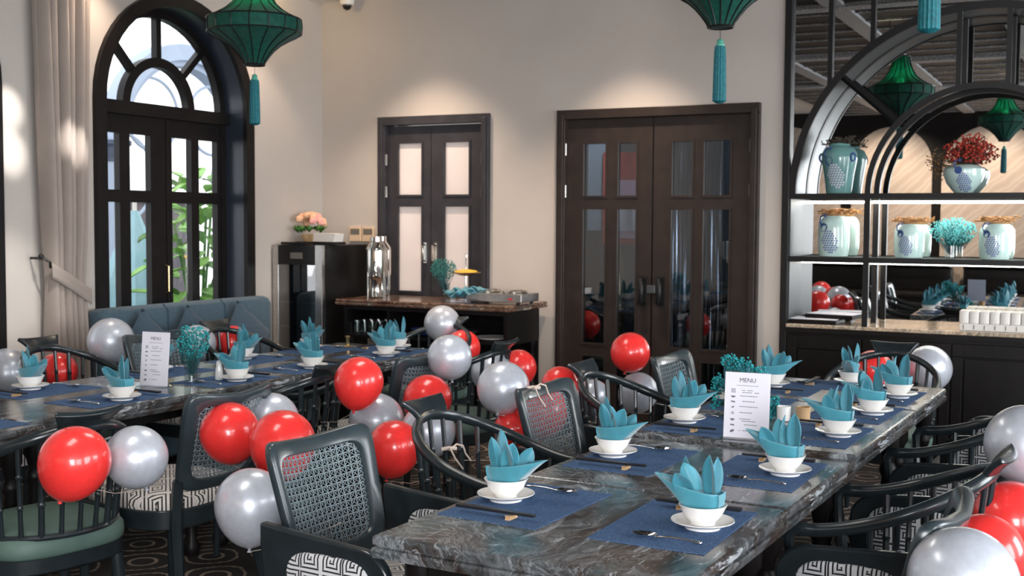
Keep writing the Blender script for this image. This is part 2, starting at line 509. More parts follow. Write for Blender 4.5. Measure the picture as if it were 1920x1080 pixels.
# ------------------------------------------------------------------ mesh builder
class MB:
    def __init__(s):
        s.v, s.f = [], []

    def add(s, vs, fs):
        o = len(s.v)
        s.v += [tuple(p) for p in vs]
        s.f += [tuple(i + o for i in f) for f in fs]
        return s

    def box(s, x0, x1, y0, y1, z0, z1):
        return s.add([(x0, y0, z0), (x1, y0, z0), (x1, y1, z0), (x0, y1, z0), (x0, y0, z1), (x1, y0, z1), (x1, y1, z1), (x0, y1, z1)],
                     [(0, 3, 2, 1), (4, 5, 6, 7), (0, 1, 5, 4), (1, 2, 6, 5), (2, 3, 7, 6), (3, 0, 4, 7)])

    def tube(s, pts, r, n=8, closed=False, cap=True, flat=1.0):
        pts = [Vector(p) for p in pts]
        rs = r if isinstance(r, (list, tuple)) else [r] * len(pts)
        rings = []
        up = None
        L = len(pts)
        for i, p in enumerate(pts):
            if closed:
                t = pts[(i + 1) % L] - pts[i - 1]
            else:
                t = pts[min(i + 1, L - 1)] - pts[max(i - 1, 0)]
            if t.length < 1e-9: t = Vector((0, 0, 1))
            t.normalize()
            if up is None:
                up = Vector((0, 0, 1)) if abs(t.z) < 0.9 else Vector((1, 0, 0))
            a = t.cross(up)
            if a.length < 1e-6:
                a = t.cross(Vector((0, 1, 0)))
            a.normalize()
            up = a.cross(t).normalized()
            rings.append([p + (a * cos(2 * pi * k / n) + up * sin(2 * pi * k / n) * flat) * rs[i] for k in range(n)])
        vs = [q for rg in rings for q in rg]
        fs = []
        m = L if closed else L - 1
        for i in range(m):
            j = (i + 1) % L
            for k in range(n):
                l = (k + 1) % n
                fs.append((i * n + k, i * n + l, j * n + l, j * n + k))
        if cap and not closed:
            fs.append(tuple(range(n - 1, -1, -1)))
            fs.append(tuple((L - 1) * n + k for k in range(n)))
        return s.add(vs, fs)

    def lathe(s, prof, n=24, c=(0, 0, 0), flute=0, fl=0.0):
        vs, fs = [], []
        for r, z in prof:
            for k in range(n):
                a = 2 * pi * k / n
                q = r * (1 + fl * cos(flute * a)) if flute else r
                vs.append((c[0] + q * cos(a), c[1] + q * sin(a), c[2] + z))
        for i in range(len(prof) - 1):
            for k in range(n):
                l = (k + 1) % n
                fs.append((i * n + k, i * n + l, (i + 1) * n + l, (i + 1) * n + k))
        if prof[0][0] > 1e-6: fs.append(tuple(range(n - 1, -1, -1)))
        if prof[-1][0] > 1e-6: fs.append(tuple((len(prof) - 1) * n + k for k in range(n)))
        return s.add(vs, fs)

    def grid(s, fn, nu, nv):
        vs = [fn(i / nu, j / nv) for j in range(nv + 1) for i in range(nu + 1)]
        fs = [(j * (nu + 1) + i, j * (nu + 1) + i + 1, (j + 1) * (nu + 1) + i + 1, (j + 1) * (nu + 1) + i) for j in range(nv) for i in range(nu)]
        return s.add(vs, fs)

    def prism(s, poly, f0, f1):
        """poly: list of 2D points (ccw), f0/f1 map 2D -> 3D for the two faces"""
        n = len(poly)
        vs = [f0(*p) for p in poly] + [f1(*p) for p in poly]
        fs = [tuple(range(n - 1, -1, -1)), tuple(range(n, 2 * n))] + [(i, (i + 1) % n, n + (i + 1) % n, n + i) for i in range(n)]
        return s.add(vs, fs)

    def ball(s, c, r, n=6, m=4, sz=1.0):
        prof = [(max(1e-7, r * sin(pi * i / m)), -r * cos(pi * i / m) * sz) for i in range(m + 1)]
        return s.lathe(prof, n, c)

    def loops(s, L, closed=True, cap0=True, cap1=True):
        n = len(L[0])
        vs = [p for l in L for p in l]
        fs = []
        for i in range(len(L) - 1):
            for k in range(n if closed else n - 1):
                l = (k + 1) % n
                fs.append((i * n + k, i * n + l, (i + 1) * n + l, (i + 1) * n + k))
        if cap0: fs.append(tuple(range(n - 1, -1, -1)))
        if cap1: fs.append(tuple((len(L) - 1) * n + k for k in range(n)))
        return s.add(vs, fs)

    def mesh(s, name, m, smooth=40):
        me = bpy.data.meshes.new(name)
        me.from_pydata(s.v, [], s.f)
        bm = bmesh.new()
        bm.from_mesh(me)
        bmesh.ops.recalc_face_normals(bm, faces=bm.faces)
        bm.to_mesh(me)
        bm.free()
        me.materials.append(m if not isinstance(m, str) else M[m])
        if smooth:
            me.shade_smooth()
            me.set_sharp_from_angle(angle=rad(smooth))
        return me

    def build(s, name, m, parent=None, loc=None, rot=None, smooth=40, bevel=0, solid=0, sub=0):
        return place(name, s.mesh(name, m, smooth), parent, loc, rot, bevel, solid, sub)


def place(name, me, parent=None, loc=None, rot=None, bevel=0, solid=0, sub=0):
    o = bpy.data.objects.new(name, me)
    COL.objects.link(o)
    if parent: o.parent = parent
    if loc: o.location = loc
    if rot: o.rotation_euler = rot
    if solid:
        md = o.modifiers.new('thickness', 'SOLIDIFY'); md.thickness = solid; md.offset = 0
    if sub:
        md = o.modifiers.new('smooth', 'SUBSURF'); md.levels = md.render_levels = sub
    if bevel:
        md = o.modifiers.new('bevel', 'BEVEL'); md.width = bevel; md.segments = 2; md.limit_method = 'ANGLE'; md.angle_limit = rad(50)
    return o


def tag(o, label, cat, group=None, kind=None):
    o['label'] = label
    o['category'] = cat
    if group: o['group'] = group
    if kind: o['kind'] = kind
    return o


def thing(name, label, cat, loc=(0, 0, 0), rz=0.0, group=None):
    o = bpy.data.objects.new(name, None)
    o.empty_display_size = 0.05
    COL.objects.link(o)
    o.location = loc
    o.rotation_euler = (0, 0, rz)
    return tag(o, label, cat, group)


def struct(name, label=None, cat=None, loc=None, rz=0.0):
    o = bpy.data.objects.new(name, None)
    o.empty_display_size = 0.05
    COL.objects.link(o)
    if loc: o.location = loc
    o.rotation_euler = (0, 0, rz)
    o['kind'] = 'structure'
    if label: o['label'] = label
    if cat: o['category'] = cat
    return o


def smesh(name, mb, m, label, cat, bevel=0, smooth=40):
    o = mb.build(name, m, smooth=smooth, bevel=bevel)
    return tag(o, label, cat, kind='structure')


def dup(root, loc=None, rot=None, label=None, group=None):
    def cp(o, par, lvl):
        c = o.copy()
        COL.objects.link(c)
        c.parent = par
        if lvl < 3:
            for ch in list(o.children):
                cp(ch, c, lvl + 1)
        return c
    r = cp(root, None, 0)
    if loc is not None: r.location = loc
    if rot is not None: r.rotation_euler = rot if isinstance(rot, tuple) else (0, 0, rot)
    if label: r['label'] = label
    if group: r['group'] = group
    return r


def superloop(hw, hd, z, n=32, e=4.0, c=(0, 0)):
    L = []
    for k in range(n):
        a = 2 * pi * k / n
        ca, sa = cos(a), sin(a)
        L.append((c[0] + hw * abs(ca) ** (2 / e) * (1 if ca >= 0 else -1), c[1] + hd * abs(sa) ** (2 / e) * (1 if sa >= 0 else -1), z))
    return L


def grid_panel(mb, xs, zs, holes, y0, y1):
    for i in range(len(xs) - 1):
        for j in range(len(zs) - 1):
            if (i, j) in holes: continue
            mb.box(xs[i], xs[i + 1], y0, y1, zs[j], zs[j + 1])
    return mb

# ------------------------------------------------------------------ room shell
XL, YB, CZ = -5.58, 7.55, 3.22
smesh('floor', MB().box(XL - .3, 3.6, -3.3, 9.9, -0.1, 0.0), 'carpet', 'dark patterned carpet with pale trellis and rings under the tables', 'floor', smooth=0)
smesh('ceiling', MB().box(XL - .3, 3.6, -3.3, 9.9, CZ, CZ + .1), 'ceil_white', 'white painted ceiling above the corner with the camera', 'ceiling', smooth=0)
for zz, yy, sz in ((2, 3.79, 0), (1, 5.95, 0)):
    pl = area('sky_portal', (XL - .34, yy, 1.5), (0, yy, 1.5), 1.35, 3.0, 1)
    pl.data.cycles.is_portal = True


def arch_wall(mb, x0, x1, zt, opens, y0, y1, seg=24):
    """wall in local xz with arched openings (centre, halfwidth, spring)"""
    cur = x0
    for c, hw, sp in opens:
        mb.box(cur, c - hw, y0, y1, 0, zt)
        for k in range(seg):
            a, b = pi - pi * k / seg, pi - pi * (k + 1) / seg
            p = [(c + hw * cos(a), sp + hw * sin(a)), (c + hw * cos(b), sp + hw * sin(b))]
            q = [(p[0][0], p[0][1]), (p[1][0], p[1][1]), (p[1][0], zt), (p[0][0], zt)]
            mb.prism(q, lambda u, w: (u, y0, w), lambda u, w: (u, y1, w))
        cur = c + hw
    mb.box(cur, x1, y0, y1, 0, zt)
    return mb


# left wall: local x runs along world +Y, local +y points outdoors
DOORS_L = [3.79, 5.95]
wl = arch_wall(MB(), -3.3, YB + .3, CZ, [(c, .70, 2.27) for c in DOORS_L], 0, .30).build('wall_left', 'wall', loc=(XL, 0, 0), rot=(0, 0, pi / 2), smooth=30)
tag(wl, 'warm grey plaster wall with the arched garden doors', 'wall', kind='structure')

# back wall with the two panelled doorways, stops at the mirror cabinet
bw = MB()
grid_panel(bw, [XL - .3, -5.01, -4.08, -3.49, -2.08, -1.91], [0, 2.28, CZ], {(1, 0), (3, 0)}, 0, .16)
bw.box(-1.91, .55, .45, .55, 0, CZ)
bw.box(.55, 3.6, 0, .16, 0, CZ)
bw.box(.50, .55, 0, .45, 0, CZ)
bw = bw.build('wall_back', 'wall', loc=(0, YB, 0), smooth=0)
tag(bw, 'warm grey plaster wall with the two dark panelled doors', 'wall', kind='structure')

# right wall with three tall windows
rw = MB()
grid_panel(rw, [-3.3, -2.3, -.1, 1.2, 3.4, 4.5, 6.7, YB + .3], [0, .5, 2.8, CZ], {(1, 1), (3, 1), (5, 1)}, 0, .2)
tag(rw.build('wall_right', 'wall', loc=(3.5, 0, 0), rot=(0, 0, pi / 2), smooth=0), 'warm grey plaster wall with three tall windows, behind the viewer on the right', 'wall', kind='structure')
for k, yy in enumerate((-1.2, 2.3, 5.6)):
    w = struct('window_%d' % (k + 1), 'tall black framed window in the right wall, number %s from the viewer' % ('one', 'two', 'three')[k], 'window', (3.42, yy, 0), pi / 2)
    f = MB()
    grid_panel(f, [-1.1, -1.04, -.03, .03, 1.04, 1.1], [.5, .56, 2.74, 2.8], {(1, 1), (3, 1)}, -.03, .03)
    f.build('window_frame', 'black_wood', w, smooth=0)

# rear wall (seen in the mirror): marble arches between black posts, dark band above
rwl = MB().box(XL - .3, 3.6, -.2, 0, 0, CZ)
rear = rwl.build('wall_rear', 'black_wood', loc=(0, -3.1, 0), smooth=0)
tag(rear, 'dark rear wall with marble arch panels, seen in the mirror', 'wall', kind='structure')
for c, hw in ((-4.55, .72), (-3.06, .60), (-1.58, .74), (.05, .74)):
    poly = [(c - hw, .3), (c + hw, .3)] + [(c + hw * cos(pi * k / 20), 3.02 - hw + hw * sin(pi * k / 20)) for k in range(21)]
    MB().prism(poly, lambda u, w: (u, .03, w), lambda u, w: (u, .0, w)).build('marble_panel', 'wall_marble', rear)

# dark slatted ceiling field with glitter strips
dc = tag(MB().box(-3.75, 3.3, -2.6, 7.0, CZ - .05, CZ).build('trim_1', 'dark_ceiling', smooth=0), 'black ceiling field over the tables, seen in the mirror', 'ceiling panel', kind='structure')
for k in range(22):
    y = -2.4 + k * .43
    MB().box(-3.7, 3.25, y - .012, y + .012, CZ - .062, CZ - .05).build('ceiling_strip', 'glitter', dc, smooth=0)
for x in (-3.0, -1.9, -.75, .45, 1.6, 2.6):
    MB().box(x - .075, x + .075, -2.55, 6.95, CZ - .075, CZ - .05).build('glitter_strip', 'glitter', dc, smooth=0)
for y in (1.0, 3.4, 6.1):
    MB().box(-3.7, 3.25, y - .09, y + .09, CZ - .08, CZ - .05).build('glitter_strip', 'glitter', dc, smooth=0)

# skirting
for nm, a in (('baseboard_back', (-4.06, -3.51, YB - .015, YB, 0, .1)), ('baseboard_left', (XL, XL + .015, 4.53, 5.21, 0, .1))):
    smesh(nm, MB().box(*a), 'skirting', {'baseboard_back': 'dark skirting between the two panelled doors', 'baseboard_left': 'dark skirting under the tied curtain'}[nm], 'skirting', smooth=0)


def ring_sector(mb, c, zc, r0, r1, a0, a1, y0, y1, seg=24):
    L = []
    for k in range(seg + 1):
        a = a0 + (a1 - a0) * k / seg
        ca, sa = cos(a), sin(a)
        L.append([(c + r0 * ca, y0, zc + r0 * sa), (c + r1 * ca, y0, zc + r1 * sa), (c + r1 * ca, y1, zc + r1 * sa), (c + r0 * ca, y1, zc + r0 * sa)])
    return mb.loops(L)


def pane_door(parent, x0, x1, z0, z1, cols, rows, y0, y1, m, gm, name='door_leaf', mould=True):
    xs = [x0] + [v for c in cols for v in c] + [x1]
    zs = [z0] + [v for c in rows for v in c] + [z1]
    holes = {(2 * i + 1, 2 * j + 1) for i in range(len(cols)) for j in range(len(rows))}
    leaf = grid_panel(MB(), xs, zs, holes, y0, y1).build(name, m, parent, smooth=0)
    for c in cols:
        for r in rows:
            ym = (y0 + y1) / 2
            MB().box(c[0] - .004, c[1] + .004, ym - .004, ym + .004, r[0] - .004, r[1] + .004).build('pane', gm, leaf, smooth=0)
            if mould:
                t = .012
                mb = MB()
                xs2, zs2 = [c[0] - t, c[0] + .003, c[1] - .003, c[1] + t], [r[0] - t, r[0] + .003, r[1] - .003, r[1] + t]
                grid_panel(mb, xs2, zs2, {(1, 1)}, y0 - .008, y0)
                mb.build('moulding', m, leaf, smooth=0)
    return leaf


# ---- arched garden doors in the left wall
def arched_door(idx, cy, label):
    d = struct('door_%d' % idx, label, 'door', (XL, cy, 0), pi / 2)
    sp = 2.27
    cs = MB()
    cs.box(-.74, -.655, -.035, .0, 0, sp).box(.655, .74, -.035, .0, 0, sp)
    ring_sector(cs, 0, sp, .655, .74, 0, pi, -.035, 0)
    cs.build('casing', 'black_wood', d)
    ln = MB()
    ln.box(-.70, -.655, 0, .26, 0, sp).box(.655, .70, 0, .26, 0, sp)
    ring_sector(ln, 0, sp, .655, .70, 0, pi, 0, .26)
    ln.build('reveal_lining', 'reveal', d)
    fr = MB()
    ring_sector(fr, 0, sp, .60, .657, 0, pi, .16, .22)
    fr.box(-.657, .657, .12, .24, sp - .07, sp + .015)
    fr.box(-.657, -.60, .16, .22, 0, sp).box(.60, .657, .16, .22, 0, sp)
    fr.build('frame', 'black_wood', d)
    fl = MB()
    ring_sector(fl, 0, sp, .27, .335, 0, pi, .16, .22)
    fan = fl.build('fanlight_ring', 'black_wood', d)
    for a in (45, 90, 135):
        s = MB().box(.32, .61, .165, .215, -.022, .022)
        s.v = [(x * cos(rad(a)) - z * sin(rad(a)), y, sp + x * sin(rad(a)) + z * cos(rad(a))) for x, y, z in s.v]
        s.build('glazing_bar', 'black_wood', fan)
    for a0, a1 in ((0, 45), (45, 90), (90, 135), (135, 180)):
        g = MB()
        ring_sector(g, 0, sp, .33, .605, rad(a0 + 3), rad(a1 - 3), .186, .192, 10)
        g.build('pane', 'glass', fan)
    g = MB()
    poly = [(.275 * cos(pi * k / 16), sp + .275 * sin(pi * k / 16)) for k in range(17)]
    g.prism(poly, lambda u, w: (u, .186, w), lambda u, w: (u, .192, w))
    g.build('pane', 'glass', fan)
    rows = [(.62, 1.63), (1.71, 2.08)]
    l1 = pane_door(d, -.60, .048, .02, 2.2, [(-.55, -.365), (-.275, -.09)], rows, .165, .215, 'black_wood', 'glass', mould=False)
    l2 = pane_door(d, .056, .60, .02, 2.2, [(.11, .30), (.375, .565)], rows, .165, .215, 'black_wood', 'glass', mould=False)
    h = MB().tube([(.02, .15, 1.02), (.02, .12, 1.03), (.02, .12, 1.20), (.02, .15, 1.21)], .008, 8)
    h.build('handle', 'brass', l1)
    return d


arched_door(1, 5.95, 'black arched double door with fan glazing beside the tied curtain')
arched_door(2, 3.79, 'black arched door at the left edge, only its frame in view')


def hinge(parent, x, z, h=.085):
    MB().tube([(x, -.012, z - h / 2), (x, -.012, z + h / 2)], .009, 8).build('hinge', 'brushed', parent)


def frame_door(idx, x0, x1, zt, m, label):
    d = struct('door_%d' % idx, label, 'door', (0, YB, 0))
    w = .065
    mb = MB()
    mb.box(x0, x0 + w, -.035, .12, 0, zt - w).box(x1 - w, x1, -.035, .12, 0, zt - w).box(x0, x1, -.035, .12, zt - w, zt)
    mb.box(x0 + .018, x0 + w - .012, -.045, -.035, 0, zt - .03).box(x1 - w + .012, x1 - .018, -.045, -.035, 0, zt - .03)
    mb.build('door_frame', m, d, smooth=0, bevel=.004)
    return d


d3 = frame_door(3, -5.035, -4.065, 2.31, 'door_grey', 'narrow charcoal double door with frosted panes behind the sideboard')
rws = [(.25, .60), (.70, 1.63), (1.715, 2.11)]
la = pane_door(d3, -4.968, -4.588, .01, 2.24, [(-4.878, -4.665)], [(.25, .86), (.98, 1.63), (1.715, 2.11)], .02, .065, 'door_grey', 'frosted')
lb = pane_door(d3, -4.582, -4.132, .01, 2.24, [(-4.468, -4.252)], [(.25, .86), (.98, 1.63), (1.715, 2.11)], .02, .065, 'door_grey', 'frosted')
for lf, x in ((la, -4.632), (lb, -4.541)):
    h = MB().box(x - .012, x + .012, .012, .02, 1.2, 1.355)
    h.tube([(x, .02, 1.215), (x, -.03, 1.22), (x, -.03, 1.335), (x, .02, 1.34)], .009, 8)
    h.build('handle', 'steel', lf)
for lf, x in ((la, -4.968), (lb, -4.132)):
    for z in (1.74, 1.985, .4):
        hinge(lf, x, z)

d4 = frame_door(4, -3.515, -2.055, 2.305, 'door_wood', 'large dark brown double door with glazed panels')
rws = [(.08, .57), (.66, 1.61), (1.70, 2.07)]
la = pane_door(d4, -3.452, -2.812, .01, 2.238, [(-3.33, -3.155), (-3.068, -2.925)], rws, .02, .065, 'door_wood', 'door_glass')
lb = pane_door(d4, -2.802, -2.118, .01, 2.238, [(-2.672, -2.523), (-2.447, -2.262)], rws, .02, .065, 'door_wood', 'door_glass')
for lf, x in ((la, -2.868), (lb, -2.738)):
    h = MB().tube([(x, .02, 1.13), (x, -.045, 1.125), (x + .012, -.055, 1.08), (x + .012, -.055, 1.01), (x, -.045, .965), (x, .02, .96)], .017, 8, flat=.7)
    h.box(x - .025, x + .025, .01, .02, .94, 1.15)
    h.build('handle', 'black_metal', lf)
MB().box(-2.835, -2.775, -.005, .02, 1.03, 1.085).build('lock_case', 'grey_metal', la, smooth=0, bevel=.003)
for lf, x in ((la, -3.452), (lb, -2.118)):
    for z in (1.735, 2.03, .4):
        hinge(lf, x, z)

# ---- corridor behind the large door
cor = MB()
cor.box(-4.0, -1.92, 9.6, 9.7, 0, CZ).box(-4.05, -3.95, YB + .16, 9.7, 0, CZ).box(-1.96, -1.91, YB + .16, 9.7, 0, CZ)
smesh('wall_corridor', cor, 'dark_room', 'dark corridor wall beyond the large glazed door', 'wall', smooth=0)
smesh('wall_frosted_backing', MB().box(-5.2, -4.05, YB + .5, YB + .55, 0, CZ), 'wall', 'pale wall behind the narrow frosted door', 'wall', smooth=0)
spot('corridor_lamp', (-2.9, 7.95, 3.1), (-3.0, 9.2, 1.5), 110, (0.85, 0.93, 1), 120, .6)
area('frosted_room_light', (-4.6, 7.98, 1.6), (-4.6, 7.6, 1.6), .9, 2.2, 9, (1, .95, .9))
spot('corridor_lamp', (-2.3, 7.95, 3.1), (-2.5, 8.7, 1.0), 50, (1, .9, .75), 90, .6)
for (x0, x1, y) in ((-3.06, -2.88, 8.3), (-2.72, -2.52, 8.15)):
    t = thing('tinsel_curtain', 'hanging silver tinsel curtain seen through the %s half of the large door' % ('left' if x0 < -2.8 else 'right'), 'tinsel', ((x0 + x1) / 2, y, 2.6))
    mb = MB()
    w = x1 - x0 + .3
    for k in range(46):
        x = -w / 2 + w * k / 45
        yy = R.uniform(-.03, .03)
        a = R.uniform(0, pi)
        pts = []
        for j in range(9):
            z = -2.5 * j / 8
            aa = a + j * R.uniform(.2, .9)
            pts.append(((x + .005 * cos(aa), yy + .005 * sin(aa), z), (x - .005 * cos(aa), yy - .005 * sin(aa), z)))
        o = [p for q in pts for p in q]
        mb.add(o, [(2 * j, 2 * j + 1, 2 * j + 3, 2 * j + 2) for j in range(8)])
    mb.build('tinsel_strands', 'silver_foil', t, smooth=0)['kind'] = 'stuff'
    MB().tube([(-w / 2, 0, .005), (w / 2, 0, .005)], .008, 6).build('rail', 'black_metal', t)
t = thing('wall_poster', 'red and pale pink poster behind the left pane of the large door', 'poster', (-3.45, 8.6, 1.35))
MB().box(-.16, .30, 0, .012, 0, .72).build('poster_board', 'red_paint', t, smooth=0)
MB().box(-.06, .27, -.004, 0, .04, .5).build('poster_print', 'pink_paint', t, smooth=0)
MB().box(-.02, .24, -.007, -.004, .1, .33).build('white_text_block', 'paper', t, smooth=0)
MB().box(-.3, -.12, .02, .05, .1, 1.0).build('pale_blue_panel', 'corr_light', t, smooth=0)
t = MB().tube([(0, 0, .42), (.012, 0, .3), (.03, .005, 0), (.025, 0, -.28), (-.015, 0, -.4)], [.02, .045, .055, .055, .02], 9).build('gold_foil_tail', 'gold_foil', loc=(-3.36, 8.25, 1.0))
tag(t, 'crumpled gold foil hanging behind the left pane of the large door', 'decoration')
t = thing('coffee_grinder', 'white and steel coffee grinder behind the right pane of the large door', 'coffee grinder', (-2.52, 8.6, 1.05))
MB().lathe([(.06, 0), (.065, .02), (.045, .04), (.045, .14), (.06, .16)], 16).build('body', 'steel', t)
MB().lathe([(.05, .16), (.1, .2), (.1, .32), (.09, .33)], 16).build('hopper', 'white_plastic', t)
t = thing('service_counter', 'dark service counter beyond the right half of the large door', 'counter', (-2.5, 8.75, 0))
MB().box(-.5, .5, -.25, .25, 0, 1.0).build('counter_body', 'black_wood', t, smooth=0)
MB().box(-.52, .52, -.27, .27, 1.0, 1.05).build('counter_top', 'brushed', t, smooth=0)
t = MB().box(-2.5, -2.36, 9.2, 9.3, 0, 3.0).build('trim_2', 'corr_light', smooth=0)
tag(t, 'pale blue pillar beyond the right half of the large door', 'pillar', kind='structure')

# ---- garden side beyond the arched doors
smesh('floor_terrace', MB().box(-16, XL - .3, -3, 18, -.12, -.02), 'paving', 'grey terrace paving beyond the arched doors', 'terrace', smooth=0)
po = thing('portico_arch', 'pale blue grey arched portico with ring tracery seen through the fan glazing', 'portico', (-9.0, 9.67, 0), pi / 2)
mb = MB()
ring_sector(mb, 0, 2.30, .93, 1.1, 0, pi, -.10, .10, 32)
mb.build('arch', 'outdoor_grey', po)
mb = MB()
ring_sector(mb, 0, 2.30, .87, .93, 0, pi, -.05, .13, 32)
mb.build('arch_moulding', 'outdoor_grey', po)
for x in (-1.0, 1.0):
    c = MB().lathe([(.16, 0), (.16, .2), (.13, .24), (.115, .4), (.10, 2.1), (.12, 2.12)], 20, (x, 0, 0)).build('column', 'outdoor_grey', po)
    MB().lathe([(.11, 2.1), (.14, 2.18), (.14, 2.24), (.18, 2.27), (.18, 2.31)], 20, (x, 0, 0)).build('capital', 'outdoor_dark', c)
for x, z, r in ((-.46, 2.62, .38), (.46, 2.62, .38), (-.9, 1.95, .45), (.9, 1.95, .45)):
    MB().tube([(x + r * cos(2 * pi * k / 36), 0, z + r * sin(2 * pi * k / 36)) for k in range(36)], .018, 6, closed=True).build('ring', 'outdoor_grey', po)
gw = MB().box(-10.4, -10.2, 6, 11.0, 0, 1.72).box(-10.45, -10.15, 6, 11.0, 1.72, 1.78).build('garden_wall', 'garden_wall', smooth=0)
tag(gw, 'low grey garden wall beyond the portico', 'wall')
t = thing('folded_parasol', 'pale blue folded parasol outside the left arched door leaf', 'parasol', (-8.3, 8.25, 0))
MB().tube([(0, 0, 0), (0, 0, 1.75)], .02, 8).build('pole', 'white_plastic', t)
MB().lathe([(.30, .25), (.34, .4), (.30, .9), (.16, 1.25), (.03, 1.6)], 24, flute=8, fl=.12).build('canopy', 'pale_blue', t)


def leaf_mesh(L, W, m, droop=.25, curl=.25):
    mb = MB()
    def fn(u, v):
        w = W * (sin(pi * min(1, v * 1.02)) ** .75) * (1 - .35 * v)
        x = (u - .5) * 2
        return (x * w, v * L, -droop * L * v * v + curl * W * x * x)
    mb.grid(fn, 4, 7)
    return mb.mesh('leaf', m)


lm = [leaf_mesh(.20, .065, 'leaf'), leaf_mesh(.24, .085, 'leaf_pale'), leaf_mesh(.17, .06, 'leaf_pale'), leaf_mesh(.19, .075, 'leaf_yellow')]
sh = thing('broadleaf_shrub', 'sunlit green broadleaf shrub outside the right arched door leaf', 'shrub', (-7.05, 7.75, 0))
MB().lathe([(.20, 0), (.28, .38), (.30, .4), (.27, .4), (.25, .34)], 20).build('planter', 'outdoor_dark', sh)
for k in range(7):
    a = k * 2.4
    MB().tube([(.05 * cos(a), .05 * sin(a), .3), (.12 * cos(a), .12 * sin(a), .9), (.25 * cos(a), .25 * sin(a), 1.2 + .08 * k)], .012, 6).build('stem', 'leaf', sh)
for k in range(150):
    a, z = R.uniform(0, 2 * pi), .35 + 1.55 * (k / 150)
    r = R.uniform(.06, .42) * (1.1 - .35 * abs(z - 1.1))
    place('leaf', lm[R.choice((0, 1, 1, 2))], sh, (r * cos(a), r * sin(a), z), (R.uniform(-.5, .9), R.uniform(-.4, .4), a - pi / 2 + R.uniform(-.7, .7)))
yl = place('leaf', lm[3], sh, (.33, -.38, 1.06), (1.2, 0.1, 2.6))
yl['label'] = 'yellow leaf'

# ------------------------------------------------------------------ mirror-backed display cabinet
XC, RO, RI, ZS = -.71, 1.155, .675, 1.70      # arch centre, outer and inner radius, spring height
cab = thing('display_cabinet', 'tall black mirror backed display cabinet with concentric arches and lit shelves', 'cabinet', (0, YB, 0))
X0, X1 = -1.905, .49
MB().box(X0, X1, .325, .335, .86, CZ).build('mirror', 'mirror', cab, smooth=0)['label'] = 'mirrored back'
fr = MB()
fr.box(X0, X0 + .045, -.02, .33, 0, CZ).box(X1 - .045, X1, -.02, .33, 0, CZ)
fr.box(X0, X1, -.02, .30, 3.1, CZ)
fr.build('side_frame', 'black_metal', cab, smooth=0, bevel=.003)
# lining panels of the two lower bays
for z0, z1 in ((.89, 1.27), (1.305, 1.675)):
    MB().box(X0 + .045, X0 + .055, 0, .325, z0, z1).build('lining_panel', 'lining', cab, smooth=0)
for y in (-.015, .30):
    a = MB()
    ring_sector(a, XC, ZS, RO - .045, RO, 0, pi, y, y + .03, 48)
    a.build('outer_arch', 'black_metal', cab)
    a = MB()
    ring_sector(a, XC, ZS, RI - .035, RI, 0, pi, y, y + .03, 40)
    a.build('inner_arch', 'black_metal', cab)
a = MB()
ring_sector(a, XC, ZS, RO - .04, RO - .03, 0, pi, .015, .30, 48)
a.build('arch_lining', 'grey_metal', cab)
for k in (-1, 1):
    for y in (-.01, .30):
        x = XC + k * (RI - .0175)
        MB().box(x - .018, x + .018, y, y + .028, .86, ZS).build('post', 'black_metal', cab, smooth=0)
        s = MB()
        p, q = rad(90 + k * 48), rad(90 + k * 48)
        s.tube([(XC + (RI - .01) * cos(p), y + .014, ZS + (RI - .01) * sin(p)), (XC + (RO - .02) * cos(q), y + .014, ZS + (RO - .02) * sin(q))], .02, 4)
        s.build('strut', 'black_metal', cab, smooth=0)
for y in (-.01, .30):
    MB().box(XC - .155, XC - .125, y, y + .028, ZS + RI - .02, ZS + RO - .02).build('upright_bar', 'black_metal', cab, smooth=0)
    MB().box(XC + .125, XC + .155, y, y + .028, ZS + RI - .02, ZS + RO - .02).build('upright_bar', 'black_metal', cab, smooth=0)
# mirrored spandrel in front, with its uprights
sp = MB()
N = 40
for k in range(N):
    a, b = pi - pi * k / N, pi - pi * (k + 1) / N
    q = [(XC + RO * cos(a), ZS + RO * sin(a)), (XC + RO * cos(b), ZS + RO * sin(b)), (XC + RO * cos(b), 3.1), (XC + RO * cos(a), 3.1)]
    sp.prism(q, lambda u, w: (u, .03, w), lambda u, w: (u, .036, w))
spn = sp.build('mirror_spandrel', 'mirror', cab, smooth=0)
for x in (-1.62, -1.36, -1.05, -.37, -.06, .2):
    zb = ZS + sqrt(max(0, RO ** 2 - (x - XC) ** 2))
    MB().box(x - .014, x + .014, .0, .03, zb - .01, 3.1).build('spandrel_bar', 'black_metal', cab, smooth=0)
for z, nm in ((1.675, 'upper_shelf'), (1.27, 'lower_shelf')):
    MB().box(X0 + .045, X1 - .045, -.012, .01, z, z + .035).build(nm + '_edge', 'black_metal', cab, smooth=0)
    g = MB().box(X0 + .045, X1 - .045, .01, .325, z + .012, z + .03).build(nm, 'grey_metal' if z > 1.5 else 'grey_metal', cab, smooth=0)
MB().box(X0 + .06, X1 - .06, .29, .315, 1.652, 1.668).build('led_strip', 'led', cab, smooth=0)
l1 = area('shelf_led', (-.75, YB + .19, 1.66), (-.75, YB + .16, 0), 1.75, .05, 5, (1, .93, .82))
MB().box(X0 + .06, X1 - .06, .30, .315, 1.254, 1.262).build('led_strip', 'led', cab, smooth=0)
l2 = area('shelf_led', (-.75, YB + .19, 1.255), (-.75, YB + .16, 0), 1.75, .05, 2.0, (1, .93, .82))
